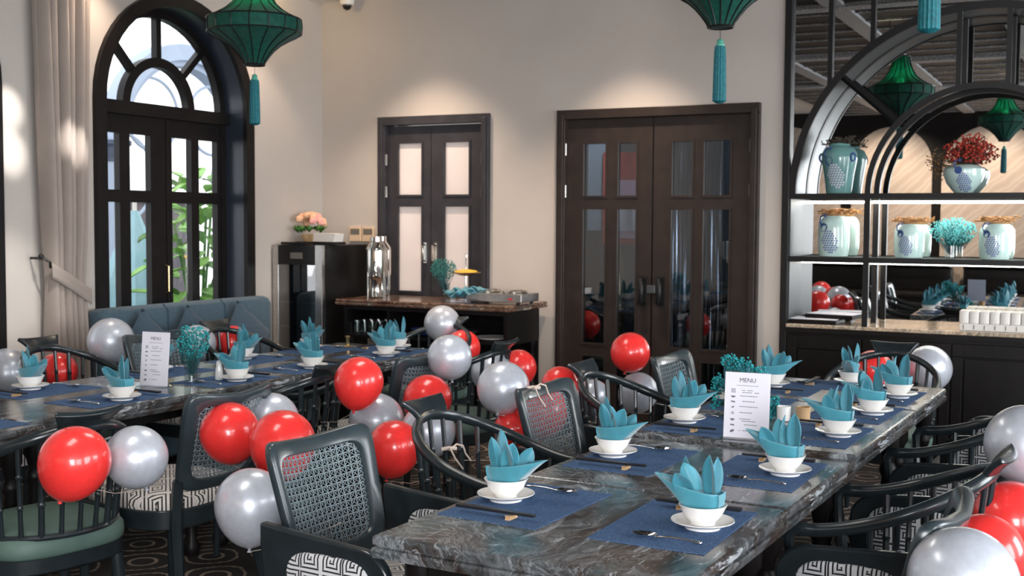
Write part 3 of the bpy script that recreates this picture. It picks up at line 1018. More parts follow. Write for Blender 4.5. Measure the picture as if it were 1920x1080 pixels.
# counter and base
MB().box(X0 + .045, X1 - .045, -.035, .325, .845, .868).build('counter_top', 'marble_beige', cab, smooth=0, bevel=.004)
MB().box(X0 + .045, X1 - .045, -.03, .325, .815, .845).build('counter_edge', 'black_wood', cab, smooth=0)
MB().box(X0 + .045, X1 - .045, .0, .325, .06, .815).box(X0 + .07, X1 - .07, .03, .3, 0, .06).build('base_carcass', 'black_wood', cab, smooth=0)
for x0, x1 in ((-1.855, -1.385), (-1.375, -.85), (-.84, -.31), (-.30, .44)):
    dr = MB()
    grid_panel(dr, [x0, x0 + .06, x1 - .06, x1], [.08, .14, .71, .79], {(1, 1)}, -.022, -.002)
    d = dr.build('door', 'black_wood', cab, smooth=0, bevel=.003)
    MB().box(x0 + .07, x1 - .07, -.014, -.002, .15, .70).build('door_panel', 'black_wood', d, smooth=0, bevel=.004)

# ---- jars on the lit shelf


def peacock(parent, rf, z0, s, dot='peacock', bodym='peacock_b'):
    """a little blue peacock printed on a round wall that faces local -y; rf(z) is the wall radius"""
    def on(u, w, k=1.006):
        z = z0 + w
        r = rf(z) * k
        a = u / r
        return (r * sin(a), -r * cos(a), z)
    t = MB()
    rows, cols = 10, 7
    for i in range(rows):
        for j in range(cols):
            u = (j - (cols - 1) / 2 + (.5 if i % 2 else 0)) * .0118 * s
            w = -(i - (rows - 1) / 2) * .0105 * s
            if (u / (.036 * s)) ** 2 + (w / (.052 * s)) ** 2 > 1: continue
            uu_, ww = u + .012 * s - w * .15, w - .035 * s
            t.add([on(uu_ + .0046 * s * cos(q * pi / 3), ww + .0046 * s * sin(q * pi / 3)) for q in range(6)], [tuple(range(6))])
    t.build('peacock_tail', dot, parent, smooth=0)
    b = MB()
    b.add([on(-.018 * s + .020 * s * cos(2 * pi * k / 16), .030 * s + .020 * s * sin(2 * pi * k / 16)) for k in range(16)], [tuple(range(16))])
    b.tube([on(-.022 * s + .020 * s * cos(q), .062 * s + .022 * s * sin(q), 1.004) for q in [pi * .25 + pi * 1.05 * k / 9 for k in range(10)]], .0034 * s, 5)
    for q in (.3, .6, .9):
        b.tube([on(-.008 * s, .078 * s, 1.004), on(-.008 * s + .016 * s * cos(q * pi), .078 * s + .018 * s * sin(q * pi), 1.004)], .0012 * s, 4)
    b.build('peacock_body', bodym, parent, smooth=0)


def twigs(parent, z, w, m, n=9, seed=1, amp=.010):
    r = random.Random(seed)
    mb = MB()
    for k in range(n):
        y0, ph, f = r.uniform(-.04, .04), r.uniform(0, 6), r.uniform(2.5, 5)
        L = r.uniform(.55, 1.0) * w
        x0 = r.uniform(-.5, .5) * (w - L) - L / 2
        z0 = z + r.uniform(.004, .022)
        p = []
        for j in range(15):
            q = j / 14
            p.append((x0 + L * q + .012 * sin(f * 7 * q + ph), y0 + .015 * cos(f * 5 * q + ph), max(z + .003, z0 + amp * (1 + q * .8) * sin(f * 2 * pi * q * .6 + ph))))
        mb.tube(p, [.0036] * 6 + [.003] * 6 + [.002] * 3, 5)
        mb.ball(p[-1], .0055, 5, 3)
    mb.build('twig_bundle', m, parent)['kind'] = 'stuff'


def jar(label, x, z, r, h, m, tw=True, seed=1):
    t = thing('ginger_jar', label, 'jar', (x, YB + .16, z), 0.0, 'peacock jars on the lit shelf')
    MB().lathe([(r * .80, 0), (r * .90, .004), (r * .97, .03), (r, .08), (r, h - .08), (r * .97, h - .04), (r * .84, h - .012), (r * .70, h - .004), (r * .66, h + .004), (r * .60, h + .004), (r * .58, h - .03)], 36).build('jar_body', m, t)
    MB().lathe([(r * .5, h), (r * .72, h + .002), (r * .74, h + .012), (.0, h + .016)], 24).build('lid', 'twig', t)
    if tw: twigs(t, h + .014, r * 2.5, 'twig', 9, seed)
    peacock(t, lambda z: r, h * .56, 1.35 * h / .25)
    return t


SZ = 1.302
jar('white celadon peacock jar with gold twigs in the left bay of the lit shelf', -1.605, SZ, .100, .265, 'celadon', seed=3)
jar('white celadon peacock jar with gold twigs left of the aqua dried flowers', -1.135, SZ, .092, .215, 'celadon', seed=5)
jar('white celadon peacock jar with gold twigs right of the aqua dried flowers', -.63, SZ, .092, .22, 'celadon', seed=8)
for o in list(COL.objects):
    if o.name.startswith('ginger_jar'): o.rotation_euler.z = -.25


def flower_cloud(mb, rnd, c, rx, ry, rz, n, r0_, r1_, base=None, stems=None, every=3):
    for k in range(n):
        while True:
            p = (rnd.uniform(-1, 1), rnd.uniform(-1, 1), rnd.uniform(-1, 1))
            if p[0] ** 2 + p[1] ** 2 + p[2] ** 2 <= 1: break
        q = (c[0] + p[0] * rx, c[1] + p[1] * ry, c[2] + p[2] * rz)
        r = rnd.uniform(r0_, r1_)
        mb.ball(q, r, 5, 3)
        if stems is not None and base is not None and k % every == 0:
            mid = tuple(base[i] + (q[i] - base[i]) * .5 + rnd.uniform(-.015, .015) for i in range(3))
            stems.tube([base, mid, q], .0011, 4, cap=False)


def flower_vase(label, loc, rx, rz, cz, n, m, vh=.10, vr=.035, seed=1, r=(.0035, .007), cx=0, group=None, droop=0, every=5):
    rnd = random.Random(seed)
    t = thing('flower_vase', label, 'vase of flowers', loc, 0, group)
    MB().lathe([(vr * .8, 0), (vr, .006), (vr, vh), (vr * .9, vh), (vr * .88, .012), (.0, .01)], 20).build('glass_vase', 'tumbler', t)
    fl, st = MB(), MB()
    flower_cloud(fl, rnd, (cx, 0, cz), rx, rx * .7, rz, n, r[0], r[1], (0, 0, vh * .3), st, every)
    if droop:
        flower_cloud(fl, rnd, (cx + rx * .75, -.02, cz - rz * 1.0), rx * .38, rx * .3, rz * .7, n // 3, r[0], r[1], (0, 0, vh * .3), st)
        flower_cloud(fl, rnd, (cx - rx * .75, -.02, cz - rz * .7), rx * .38, rx * .3, rz * .7, n // 4, r[0], r[1], (0, 0, vh * .3), st)
    f = fl.build('flower_heads', m, t)
    f['kind'] = 'stuff'
    st.build('stems', 'teal_dark', t)['kind'] = 'stuff'
    return t


flower_vase('pale aqua dried flowers in a glass tumbler between two jars on the lit shelf', (-.885, YB + .16, SZ), .135, .085, .175, 520, 'aqua_flower', .085, .036, 4, (.003, .006))
# tall jar and round vase on the upper shelf
tj = thing('tall_celadon_jar', 'tall sea green jar with ring handles on the upper shelf', 'jar', (-1.58, YB + .16, 1.710), -.2)
MB().lathe([(.075, 0), (.08, .004), (.095, .12), (.112, .22), (.112, .26), (.095, .295), (.065, .31), (.062, .325), (.055, .325)], 32).build('jar_body', 'celadon_dark', tj)
for s in (-1, 1):
    MB().tube([(s * .105 + .022 * cos(2 * pi * k / 14) * .3, -.035 + .02 * cos(2 * pi * k / 14), .235 + .025 * sin(2 * pi * k / 14)) for k in range(14)], .007, 6, closed=True).build('ring_handle', 'peacock_b', tj)
peacock(tj, lambda z: .08 + .032 * min(1, z / .22), .165, 1.5, 'pearl')
twigs(tj, .32, .22, 'twig_dark', 9, 12, .02)
rv = thing('round_celadon_vase', 'round celadon vase of red berry sprays on the upper shelf', 'vase of flowers', (-.82, YB + .16, 1.710), 0)
MB().lathe([(.05, 0), (.055, .004), (.10, .06), (.122, .115), (.118, .15), (.09, .172), (.055, .178), (.05, .172)], 32).build('vase_body', 'celadon', rv)
peacock(rv, lambda z: .055 + .067 * sin(max(0, min(1, z / .125)) * pi / 2), .105, 1.15)
rnd = random.Random(5)
fl, st = MB(), MB()
flower_cloud(fl, rnd, (.02, 0, .26), .16, .09, .075, 330, .005, .010, (0, 0, .17), st)
flower_cloud(fl, rnd, (.03, 0, .33), .08, .05, .05, 60, .004, .008, (0, 0, .17), st)
fl.build('berries', 'red_berry', rv)['kind'] = 'stuff'
fl = MB()
flower_cloud(fl, rnd, (-.17, 0, .19), .06, .05, .1, 70, .003, .006, (0, 0, .17), st)
fl.build('dry_leaves', 'twig', rv)['kind'] = 'stuff'
st.build('stems', 'twig_dark', rv)['kind'] = 'stuff'
# counter items
for k in range(2):
    t = thing('menu_folder', 'cream topped black menu folder, %s of the two lying on the cabinet counter' % ('lower left' if k == 0 else 'upper right'), 'folder', (-1.70 + k * .10, YB + .125 + .09 * k, .8685 + .03 * k), -.06 - .1 * k, 'menu folders on the counter')
    MB().box(-.16, .16, -.11, .11, 0, .028).build('cover', 'black_wood', t, smooth=0, bevel=.004)
    MB().box(-.152, .152, -.104, .104, .028, .031).build('top_sheet', 'paper', t, smooth=0)
rk = thing('napkin_tray', 'white two tier tray of rolled white towels on the cabinet counter', 'tray', (-.50, YB + .13, .868), 0)
MB().box(-.31, .42, -.09, .09, 0, .045).build('tray_box', 'white_plastic', rk, smooth=0, bevel=.006)
for k in range(12):
    x = -.285 + k * .06
    MB().box(x - .002, x + .002, -.093, -.089, .01, .036).build('tray_slot', 'screen_grey', rk, smooth=0)
ftm = MB().loops([superloop(.029 - i, .075 - i, z, 20, 8) for i, z in ((.001, 0), (0, .003), (0, .070), (.003, .074), (.010, .075))]).mesh('folded_towel', 'white_plastic')
ORD = ('first', 'second', 'third', 'fourth', 'fifth', 'sixth', 'seventh', 'eighth', 'ninth', 'tenth', 'eleventh', 'twelfth')
for k in range(12):
    o = place('folded_towel', ftm, None, (-.50 - .285 + k * .0585, YB + .13, .8682 + .0455))
    tag(o, '%s folded white towel from the left on the white counter tray' % ORD[k], 'towel', 'folded towels on the counter tray')

# ------------------------------------------------------------------ sideboard
sb = thing('sideboard', 'black open sideboard with a brown marble top in front of the frosted door', 'sideboard', (-4.29, 7.22, 0))
mb = MB()
def slab(mb, hx, hy, z0, z1, lip=.012, c=(0, 0)):
    L = []
    for ins, z in ((.016, z0), (.004, z0 + .004), (0.0, z0 + (z1 - z0) * .35), (.002, z0 + (z1 - z0) * .46), (.011, z0 + (z1 - z0) * .5), (.011, z0 + (z1 - z0) * .56), (.004, z0 + (z1 - z0) * .60), (.003, z1 - .010), (.006, z1 - .003), (.012, z1)):
        L.append([(c[0] + sx * (hx - ins), c[1] + sy * (hy - ins), z) for sx, sy in ((-1, -1), (1, -1), (1, 1), (-1, 1))])
    return mb.loops(L)
slab(mb, .715, .30, .905, .95)
mb.build('marble_top', 'marble_brown', sb, smooth=25)
MB().box(-.67, .67, -.25, .25, .875, .905).build('top_rail', 'black_wood', sb, smooth=0)
MB().box(-.67, .67, -.25, .25, .67, .695).build('shelf', 'black_wood', sb, smooth=0, bevel=.004)
MB().box(-.67, .67, -.26, .26, .30, .325).build('shelf', 'black_wood', sb, smooth=0, bevel=.004)
MB().box(-.67, .67, .235, .25, .325, .875).build('back_panel', 'black_wood', sb, smooth=0)
for x in (-.67, .645):
    MB().box(x, x + .025, -.25, .25, .695, .875).build('side_panel', 'black_wood', sb, smooth=0)
MB().box(-.30, -.28, -.245, .23, .695, .875).build('divider', 'black_wood', sb, smooth=0)
legp = [(.022, 0), (.026, .02), (.018, .05), (.022, .12), (.03, .2), (.03, .22), (.02, .235), (.03, .25), (.03, .30)]
lg = MB().lathe(legp, 14).mesh('leg', 'black_wood')
lg2 = MB().lathe([(.03, .325), (.03, .36), (.018, .38), (.02, .44), (.028, .52), (.018, .62), (.03, .64), (.03, .67)], 14).mesh('leg', 'black_wood')
for x in (-.63, .63):
    for y in (-.215, .215):
        place('leg', lg, sb, (x, y, 0))
        place('turned_post', lg2, sb, (x, y, 0))
# tumblers on its left shelf bay
tm = MB().lathe([(.026, 0), (.030, .004), (.036, .09), (.0345, .09), (.028, .008), (0, .008)], 14).mesh('tumbler', 'tumbler')
for i in range(6):
    for j in range(3):
        o = place('tumbler', tm, None, (-4.95 + i * .066 , 7.03 + j * .085, .696))
        tag(o, 'clear glass tumbler, %s from the left of the %s row on the sideboard shelf' % (ORD[i], ('front', 'middle', 'back')[j]), 'glass', 'shelf tumblers')
for k, (x, lab) in enumerate(((-4.32, 'dark blue bowl on the middle of the sideboard shelf'), (-4.05, 'large dark serving bowl on the sideboard shelf'))):
    o = MB().lathe([(.04, 0), (.09, .02), (.13, .055), (.125, .055), (.085, .026), (0, .014)], 24).build('serving_bowl', 'peacock_b' if k == 0 else 'chair_frame', loc=(x, 7.1, .696))
    tag(o, lab, 'bowl')
o = MB().lathe([(.07, 0), (.13, .016), (.135, .022), (.12, .018), (0, .01)], 28).build('white_platter', 'white_china', loc=(-3.80, 7.1, .696))
tag(o, 'white platter at the right end of the sideboard shelf', 'plate')
# beverage dispensers


def dispenser(label, x, y, s):
    t = thing('drinks_dispenser', label, 'dispenser', (x, y, .9505), .5)
    t.scale = (s, s, .97)
    for k in range(4):
        a = pi / 4 + k * pi / 2
        MB().tube([(.098 * cos(a), .098 * sin(a), 0), (.098 * cos(a), .098 * sin(a), .20)], .009, 8).build('leg', 'steel', t)
    MB().lathe([(.05, .0), (.055, .012), (.05, .02), (.045, .14), (.06, .16)], 20).build('ice_tube_base', 'steel', t)
    MB().lathe([(.06, .15), (.088, .16), (.092, .18), (.092, .36), (.088, .38), (.05, .43), (.045, .43)], 28).build('tank', 'steel', t)
    MB().lathe([(.052, .43), (.052, .462), (.048, .466), (0.02, .466), (.0, .467)], 20).build('lid', 'steel', t)
    tp = MB().tube([(0, -.09, .20), (0, -.125, .20), (0, -.135, .17)], .012, 8)
    tp.tube([(0, -.12, .205), (0, -.125, .25), (0, -.11, .275), (0, -.09, .26), (0, -.10, .235)], .007, 6)
    tp.build('tap', 'steel', t)
    return t


dispenser('front polished steel drinks dispenser on the sideboard', -4.785, 7.13, .84)
dispenser('rear polished steel drinks dispenser partly behind the front one', -4.905, 7.37, .84)
flower_vase('dark teal dried flowers in a glass vase on the sideboard', (-4.25, 7.24, .9505), .105, .08, .225, 520, 'teal_mid', .12, .022, 9, (.003, .006), cx=-.03, every=14)
ck = thing('cake_stand', 'thin stemmed stand with a yellow dish on the sideboard', 'cake stand', (-4.115, 7.28, .9505))
MB().lathe([(.06, 0), (.06, .006), (.008, .012), (.006, .19), (.0, .19)], 20).build('stem', 'steel', ck)
MB().lathe([(.0, .175), (.04, .178), (.11, .20), (.108, .203), (.04, .19), (0, .188)], 28).build('dish', 'brass', ck)
MB().lathe([(.02, .19), (.085, .205), (.08, .213), (.04, .222), (0, .225)], 24).build('yellow_cover', 'yellow_cake', ck)
MB().tube([(0, 0, .2), (0, 0, .30), (.006, 0, .32), (0, 0, .335)], .004, 6).build('finial', 'steel', ck)
tr = thing('acrylic_tray', 'clear acrylic tray under the pile of teal napkins on the sideboard', 'tray', (-3.99, 7.06, .9505))
MB().box(-.15, .15, -.09, .09, 0, .008).box(-.15, .15, -.09, -.086, .008, .035).box(-.15, .15, .086, .09, .008, .035).build('tray_body', 'acrylic', tr, smooth=0)
rnd = random.Random(3)
for k in range(7):
    mb = MB()
    ph = rnd.uniform(0, 6)
    mb.grid(lambda u, v: ((u - .5) * .17, (v - .5) * .09 + .01 * sin(6 * u + ph), .022 + .034 * abs(sin(3 * v + ph)) + .016 * sin(9 * u + ph)), 10, 6)
    o = mb.build('loose_napkin', 'napkin2', loc=(-4.07 + .028 * k, 7.04 + rnd.uniform(-.02, .03), .962 + .009 * k - (k // 4) * .02), rot=(rnd.uniform(-.08, .08), rnd.uniform(-.15, .15), rnd.uniform(-.5, .5)), solid=.004)
    tag(o, 'crumpled teal napkin, %s from the left in the pile on the acrylic tray' % ORD[k], 'napkin', 'teal napkins piled on the tray')
dw = thing('food_warmer', 'low steel food warmer with two round wells on the sideboard', 'food warmer', (-3.73, 7.12, .9505), 0)
MB().box(-.22, .21, -.13, .14, .018, .075).build('case', 'brushed', dw, smooth=0, bevel=.006)
for x in (-.115, .095):
    MB().lathe([(.085, .075), (.09, .088), (.096, .09), (.09, .094), (.078, .086), (.07, .078), (0, .078)], 28, (x, 0, 0)).build('round_well', 'steel', dw)
for x in (-.18, .17):
    for y in (-.1, .1):
        MB().lathe([(.012, 0), (.014, .018)], 8, (x, y, 0)).build('foot', 'rubber', dw)
MB().box(.11, .14, -.134, -.13, .035, .047).build('red_switch', 'red_paint', dw, smooth=0)

# ------------------------------------------------------------------ wine fridge in the corner
fg = thing('wine_fridge', 'black wine fridge with a steel framed glass door in the corner', 'fridge', (-5.345, 7.21, 0))
MB().box(-.215, .235, -.27, .29, .02, 1.335).build('cabinet_body', 'black_metal', fg, smooth=0, bevel=.006)
dr = MB()
grid_panel(dr, [-.215, -.165, .175, .235], [.05, .10, 1.19], {(1, 1)}, -.305, -.272)
d = dr.build('door_frame', 'brushed', fg, smooth=0, bevel=.003)
MB().box(-.165, .175, -.30, -.296, .10, 1.19).build('glass_pane', 'fridge_glass', d, smooth=0)
MB().box(-.165, .175, -.272, -.2705, .10, 1.17).build('grey_interior', 'fridge_inside', d, smooth=0)
for z in (.38, .55, .72, .90):
    MB().box(-.16, .17, -.29, -.278, z, z + .018).build('wine_rack', 'brushed', d, smooth=0)
MB().box(-.165, .175, -.305, -.272, 1.19, 1.33).build('control_panel', 'black_metal', fg, smooth=0)
MB().box(-.05, .06, -.308, -.305, 1.235, 1.28).build('display', 'screen_grey', fg, smooth=0)
MB().box(-.215, -.165, -.305, -.272, 1.19, 1.335).box(.175, .235, -.305, -.272, 1.19, 1.335).build('frame_corner', 'brushed', fg, smooth=0)
for x in (-.17, .19):
    for y in (-.22, .24):
        MB().lathe([(.02, 0), (.02, .02)], 10, (x, y, 0)).build('foot', 'rubber', fg)
pt = thing('flower_pot', 'pink and peach artificial flowers in a small pot on the fridge', 'potted flowers', (-5.44, 7.2, 1.3385))
MB().lathe([(.04, 0), (.05, .01), (.062, .07), (.06, .075), (.05, .07), (0, .06)], 20).build('pot', 'light_wood', pt)
rnd = random.Random(8)
fp, fq, fg_ = MB(), MB(), MB()
pet = [MB(), MB()]
for k in range(26):
    a, e = rnd.uniform(0, 2 * pi), rnd.uniform(.15, 1.4)
    c = (.115 * cos(a) * cos(e), .10 * sin(a) * cos(e), .13 + .09 * sin(e))
    mb = MB()
    for j in range(3):
        r = .031 - .008 * j
        mb.lathe([(.004, -.026), (r * .75, -.02), (r, -.004 + .004 * j), (r * .9, .016 + .004 * j), (r * .55, .02 + .004 * j), (.0, .004)], 8, (c[0] + .003 * j, c[1], c[2]), flute=5 if j % 2 else 4, fl=.1)
    mb.build('blossom', 'pink' if (k % 3 == 0) else 'peach', pt)
for k in range(40):
    a = rnd.uniform(0, 2 * pi)
    r = rnd.uniform(.02, .11)
    fg_.add([(r * cos(a), r * sin(a), .08 + .06 * rnd.random()), ((r + .02) * cos(a + .3), (r + .02) * sin(a + .3), .12), ((r + .035) * cos(a), (r + .035) * sin(a), .14), ((r + .02) * cos(a - .3), (r + .02) * sin(a - .3), .11)], [(0, 1, 2, 3)])
fg_.build('foliage', 'leaf', pt, solid=.002)['kind'] = 'stuff'
t = MB().box(-.13, .1, -.09, .09, 0, .006).box(-.13, .1, -.09, -.085, .006, .018).box(-.13, .1, .085, .09, .006, .018).build('dark_tray', 'black_metal', loc=(-5.38, 7.03, 1.3385), smooth=0)
tag(t, 'low dark tray at the front of the fridge top', 'tray')
t = thing('napkin_box', 'black holder of folded white tissue on the fridge', 'tissue holder', (-5.18, 7.08, 1.3385), -.15)
MB().box(-.10, .12, -.06, .06, 0, .022).build('holder', 'black_metal', t, smooth=0)
for k in range(5):
    mb = MB().prism([(-.04, .022), (.035, .022), (.05, .082), (-.03, .085)], lambda u, w, k=k: (u - .075 + k * .036, -.045 - .002 * k, w), lambda u, w, k=k: (u - .075 + k * .036, .045, w))
    mb.build('folded_tissue', 'white_plastic', t, smooth=0)
for k, x in enumerate((-5.255, -5.135)):
    t = thing('thermostat', '%s of two square cream thermostats on the wall beside the frosted door' % ('left' if k == 0 else 'right'), 'thermostat', (x, YB, 1.355), 0, 'wall thermostats')
    MB().box(-.055, .055, -.018, 0, -.0, .115).build('cover', 'cream_plastic', t, smooth=0, bevel=.004)
    MB().box(-.042, .042, -.02, -.018, .055, .10).build('display', 'screen_grey', t, smooth=0)
cv = thing('dome_camera', 'white dome security camera on the ceiling corner', 'camera', (-5.26, 7.44, CZ))
MB().lathe([(.055, 0), (.055, -.035), (.05, -.05), (.04, -.055)], 24).build('housing', 'white_plastic', cv)
MB().lathe([(.036, -.05), (.036, -.06), (.028, -.08), (.012, -.09), (0, -.092)], 20).build('dark_dome', 'black_metal', cv)

# ------------------------------------------------------------------ sofa, cushions, curtain
sf = thing('sofa', 'slate blue upholstered sofa under the arched door', 'sofa', (-5.285, 5.88, 0), pi / 2)
SL = .80
def soft(mb, x0, x1, y0, y1, z0, z1, r=.04):
    cx, cy, hx, hy = (x0 + x1) / 2, (y0 + y1) / 2, (x1 - x0) / 2, (y1 - y0) / 2
    prof = [(-r * .9, z0), (-r * .3, z0 + r * .3), (0, z0 + r), (0, z1 - r), (-r * .3, z1 - r * .3), (-r * .9, z1)]
    return mb.loops([superloop(hx + d, hy + d, z, 32, 8, (cx, cy)) for d, z in prof])
b = soft(MB(), -SL, SL, .08, .27, .28, .97, .05)
bo = b.build('backrest', 'sofa', sf)
for x in (-.27, .27):
    MB().tube([(x, .076, .46), (x, .074, .7), (x, .078, .94), (x, .12, .975)], .005, 5).build('seam', 'sofa2', bo)
MB().box(-SL, SL, -.33, .2, .10, .28).build('base', 'sofa', sf, bevel=.02)
for k in (-1, 0, 1):
    soft(MB(), -.265 + k * .53, .265 + k * .53, -.35, .10, .28, .45, .045).build('seat_cushion', 'sofa', sf)
for x in (-.72, .72):
    for y in (-.27, .17):
        MB().lathe([(.018, 0), (.026, .1)], 10, (x, y, 0)).build('leg', 'black_wood', sf)


def pillow(label, loc, rot, s=.23):
    mb = MB()
    def fn(sg):
        def f(u, v):
            x, y = 2 * u - 1, 2 * v - 1
            h = .075 * ((1 - x ** 2) * (1 - y ** 2)) ** .45
            k = 1 - .06 * (1 - abs(x) ** 2) * abs(y) ** 3
            return (x * s * (1 - .05 * (1 - y * y)), y * s * (1 - .05 * (1 - x * x)), sg * h)
        return f
    mb.grid(fn(1), 12, 12)
    mb.grid(fn(-1), 12, 12)
    o = mb.build('cushion', 'sofa2', loc=loc, rot=rot)
    tag(o, label, 'cushion', 'diamond cushions along the sofa')
    return o


for k, (y, lab) in enumerate(((5.33, 'slate blue cushion on its corner at the left of the sofa'), (5.74, 'slate blue cushion on its corner at the middle of the sofa'), (6.24, 'slate blue cushion on its corner at the right end of the sofa'))):
    o = pillow(lab, (-5.255, y, .715), (0, 0, 0), .185)
    o.rotation_euler = (Euler((0, rad(78), 0)).to_matrix() @ Euler((0, 0, rad(45 + 3 * k)), 'XYZ').to_matrix()).to_euler()

cu = thing('curtain', 'taupe curtain tied back beside the arched door', 'curtain', (XL + .07, 4.99, 0), pi / 2)
def cur(u, v):
    z = .03 + v * 3.17
    k = abs(z - 1.15)
    if z > 1.15:
        f = min(1, k / 1.7) ** .8
        xl, xr = -.22 - f * .07, .04 + f * .07
    else:
        f = min(1, k / 1.0) ** .7
        xl, xr = -.22 - f * .01, .04 + f * .02
    x = xl + (xr - xl) * u
    amp = .045 - .012 * exp(-(k / .2) ** 2)
    ph = u * 2 * pi * 6.2
    y = -.03 + amp * sin(ph) + .012 * sin(ph * .5 + z) - .015 * sin(pi * u)
    return (x + .012 * cos(ph), y, z)
cb = MB().grid(cur, 96, 40)
cb.build('curtain_cloth', 'curtain', cu, solid=.004, smooth=80)
tb = MB()
L = []
for k in range(26):
    u = k / 25
    x = -.24 + .29 * u
    L.append([(x, -.085 - .015 * sin(pi * u), 1.22 - .17 * u + dz) for dz in (-.045, -.015, .015, .045)])
tb.loops(L, closed=False, cap0=False, cap1=False)
tb.build('tie_band', 'curtain', cu, solid=.006)
MB().tube([(-.265, .06, 1.29), (-.27, -.05, 1.29), (-.25, -.08, 1.27), (-.24, -.07, 1.235)], .008, 6).ball((-.27, -.03, 1.30), .016, 8, 5).build('tie_hook', 'black_metal', cu)

# ------------------------------------------------------------------ lanterns
LAN = thing('silk_lantern', 'green silk ribbed lantern with teal tassel in front of the arched door', 'lantern', (-4.49, 5.42, 0), 0, 'green silk lanterns')
RM = .27
lowp = [(.055, 2.425), (.060, 2.44), (.085, 2.475), (.115, 2.51), (.155, 2.545), (.205, 2.575), (.25, 2.597), (RM, 2.612)]
bandp = [(RM, 2.612), (RM + .004, 2.65), (RM, 2.69)]
topp = [(RM, 2.69), (.22, 2.712), (.165, 2.745), (.125, 2.78), (.095, 2.83), (.075, 2.89), (.065, 2.95)]
MB().lathe(lowp + [(r - .004, z) for r, z in reversed(lowp)], 48).build('lower_shade', 'silk', LAN).modifiers
MB().lathe(bandp + [(r - .004, z) for r, z in reversed(bandp)], 48).build('band_shade', 'silk', LAN)
MB().lathe(topp + [(r - .004, z) for r, z in reversed(topp)], 48).build('upper_shade', 'silk', LAN)
rib = MB().tube([(r + .003, 0, z) for r, z in lowp + bandp[1:2] + topp], .0035, 5).mesh('rib', 'black_metal')
for k in range(16):
    place('rib', rib, LAN, None, (0, 0, 2 * pi * (k + .5) / 16))
for r, z, t in ((.057, 2.425, .006), (RM + .003, 2.612, .0045), (RM + .003, 2.69, .0045), (.066, 2.95, .006)):
    MB().tube([(r * cos(2 * pi * k / 40), r * sin(2 * pi * k / 40), z) for k in range(40)], t, 6, closed=True).build('hoop', 'black_metal', LAN)
MB().ball((0, 0, 2.67), .035, 12, 8).build('bulb', 'bulb', LAN)
MB().tube([(0, 0, 2.70), (0, 0, CZ - .02)], .005, 6).lathe([(.05, CZ - .02), (.05, CZ)], 16).build('ceiling_cord', 'cord', LAN)
MB().tube([(0, 0, 2.43), (0, 0, 2.36)], .0015, 5).build('tassel_string', 'cord', LAN)
ts = MB().lathe([(.014, 2.075), (.030, 2.085), (.0285, 2.20), (.026, 2.30), (.024, 2.335), (.016, 2.34)], 48, flute=16, fl=.07).build('tassel', 'tassel', LAN)
MB().lathe([(.0, 2.335), (.019, 2.338), (.021, 2.345), (.016, 2.35), (.014, 2.354), (.017, 2.36), (.012, 2.368), (.004, 2.372), (0, 2.372)], 16).build('tassel_bead', 'tassel_knot', ts)
dup(LAN, (-1.64, 5.29, 0), .1, 'green silk ribbed lantern whose tassel hangs in front of the large door')
dup(LAN, (-.49, 3.6, 0), .05, 'green silk lantern above the frame, its teal tassel before the mirror cabinet')
dup(LAN, (-1.06, 2.0, 0), .2, 'green silk lantern out of frame, seen only in the mirror')
for i, loc in enumerate(((-4.49, 5.42), (-1.64, 5.29), (-.49, 3.6), (-1.06, 2.0))):
    l = bpy.data.lights.new('lantern_bulb', 'POINT')
    l.energy, l.color, l.shadow_soft_size = 13, (1.0, .82, .5), .035
    o = bpy.data.objects.new('lantern_bulb', l)
    COL.objects.link(o)
    o.location = (loc[0], loc[1], 2.735)

# ceiling downlights (fittings for the spots; the curtain wall one is made up)
for x, y, lab in ((-4.55, 6.80, 'round ceiling downlight above the frosted door'), (-2.88, 6.80, 'round ceiling downlight above the large door'), (-5.2, 6.6, 'round ceiling downlight above the sofa end'), (-4.0, 4.2, 'added ceiling fitting for the light patches on the curtain wall')):
    t = thing('downlight', lab, 'ceiling light', (x, y, CZ - (.05 if x > -3.75 and y < 7 else 0)))
    MB().lathe([(.05, 0), (.058, -.004), (.058, -.012), (.046, -.012), (.044, 0)], 20).build('trim_ring', 'white_plastic', t)
    MB().lathe([(.0, -.006), (.042, -.006)], 20).build('lamp_face', 'lamp_face', t)

# ------------------------------------------------------------------ booths along the rear wall (seen in the mirror)
bo0 = None
for k, x in enumerate((-4.9, -3.75, -2.6, -1.45, -.3)):
    if bo0 is None:
        t = bo0 = thing('booth_bench', '', 'bench', (0, 0, 0), 0, 'black leather booths by the rear wall')
        MB().box(-.5, .5, -.02, .5, .06, .40).build('bench_base', 'black_wood', t, smooth=0)
        soft(MB(), -.5, .5, .05, .52, .40, .50, .03).build('seat_pad', 'leather', t)
        soft(MB(), -.5, .5, -.02, .12, .5, .96, .04).build('back_pad', 'leather', t)
        MB().tube([(-.47, .13, .93), (.47, .13, .93)], .085, 18).build('bolster', 'leather', t)
        for s in (-1, 1):
            MB().tube([(s * .465, .13, .93), (s * .5, .13, .93)], .088, 18).build('chrome_cap', 'steel', t)
    else:
        t = dup(bo0)
    t.location = (x, -2.98, 0)
    t['label'] = 'black leather booth bench with chrome capped bolster, number %s from the left wall' % ('one', 'two', 'three', 'four', 'five')[k]

# ------------------------------------------------------------------ chairs
def rrect_pts(hw, hh, e, n=56):
    L = []
    for k in range(n):
        a = 2 * pi * k / n
        ca, sa = cos(a), sin(a)
        L.append((hw * abs(ca) ** (2 / e) * (1 if ca >= 0 else -1), hh * abs(sa) ** (2 / e) * (1 if sa >= 0 else -1)))
    return L


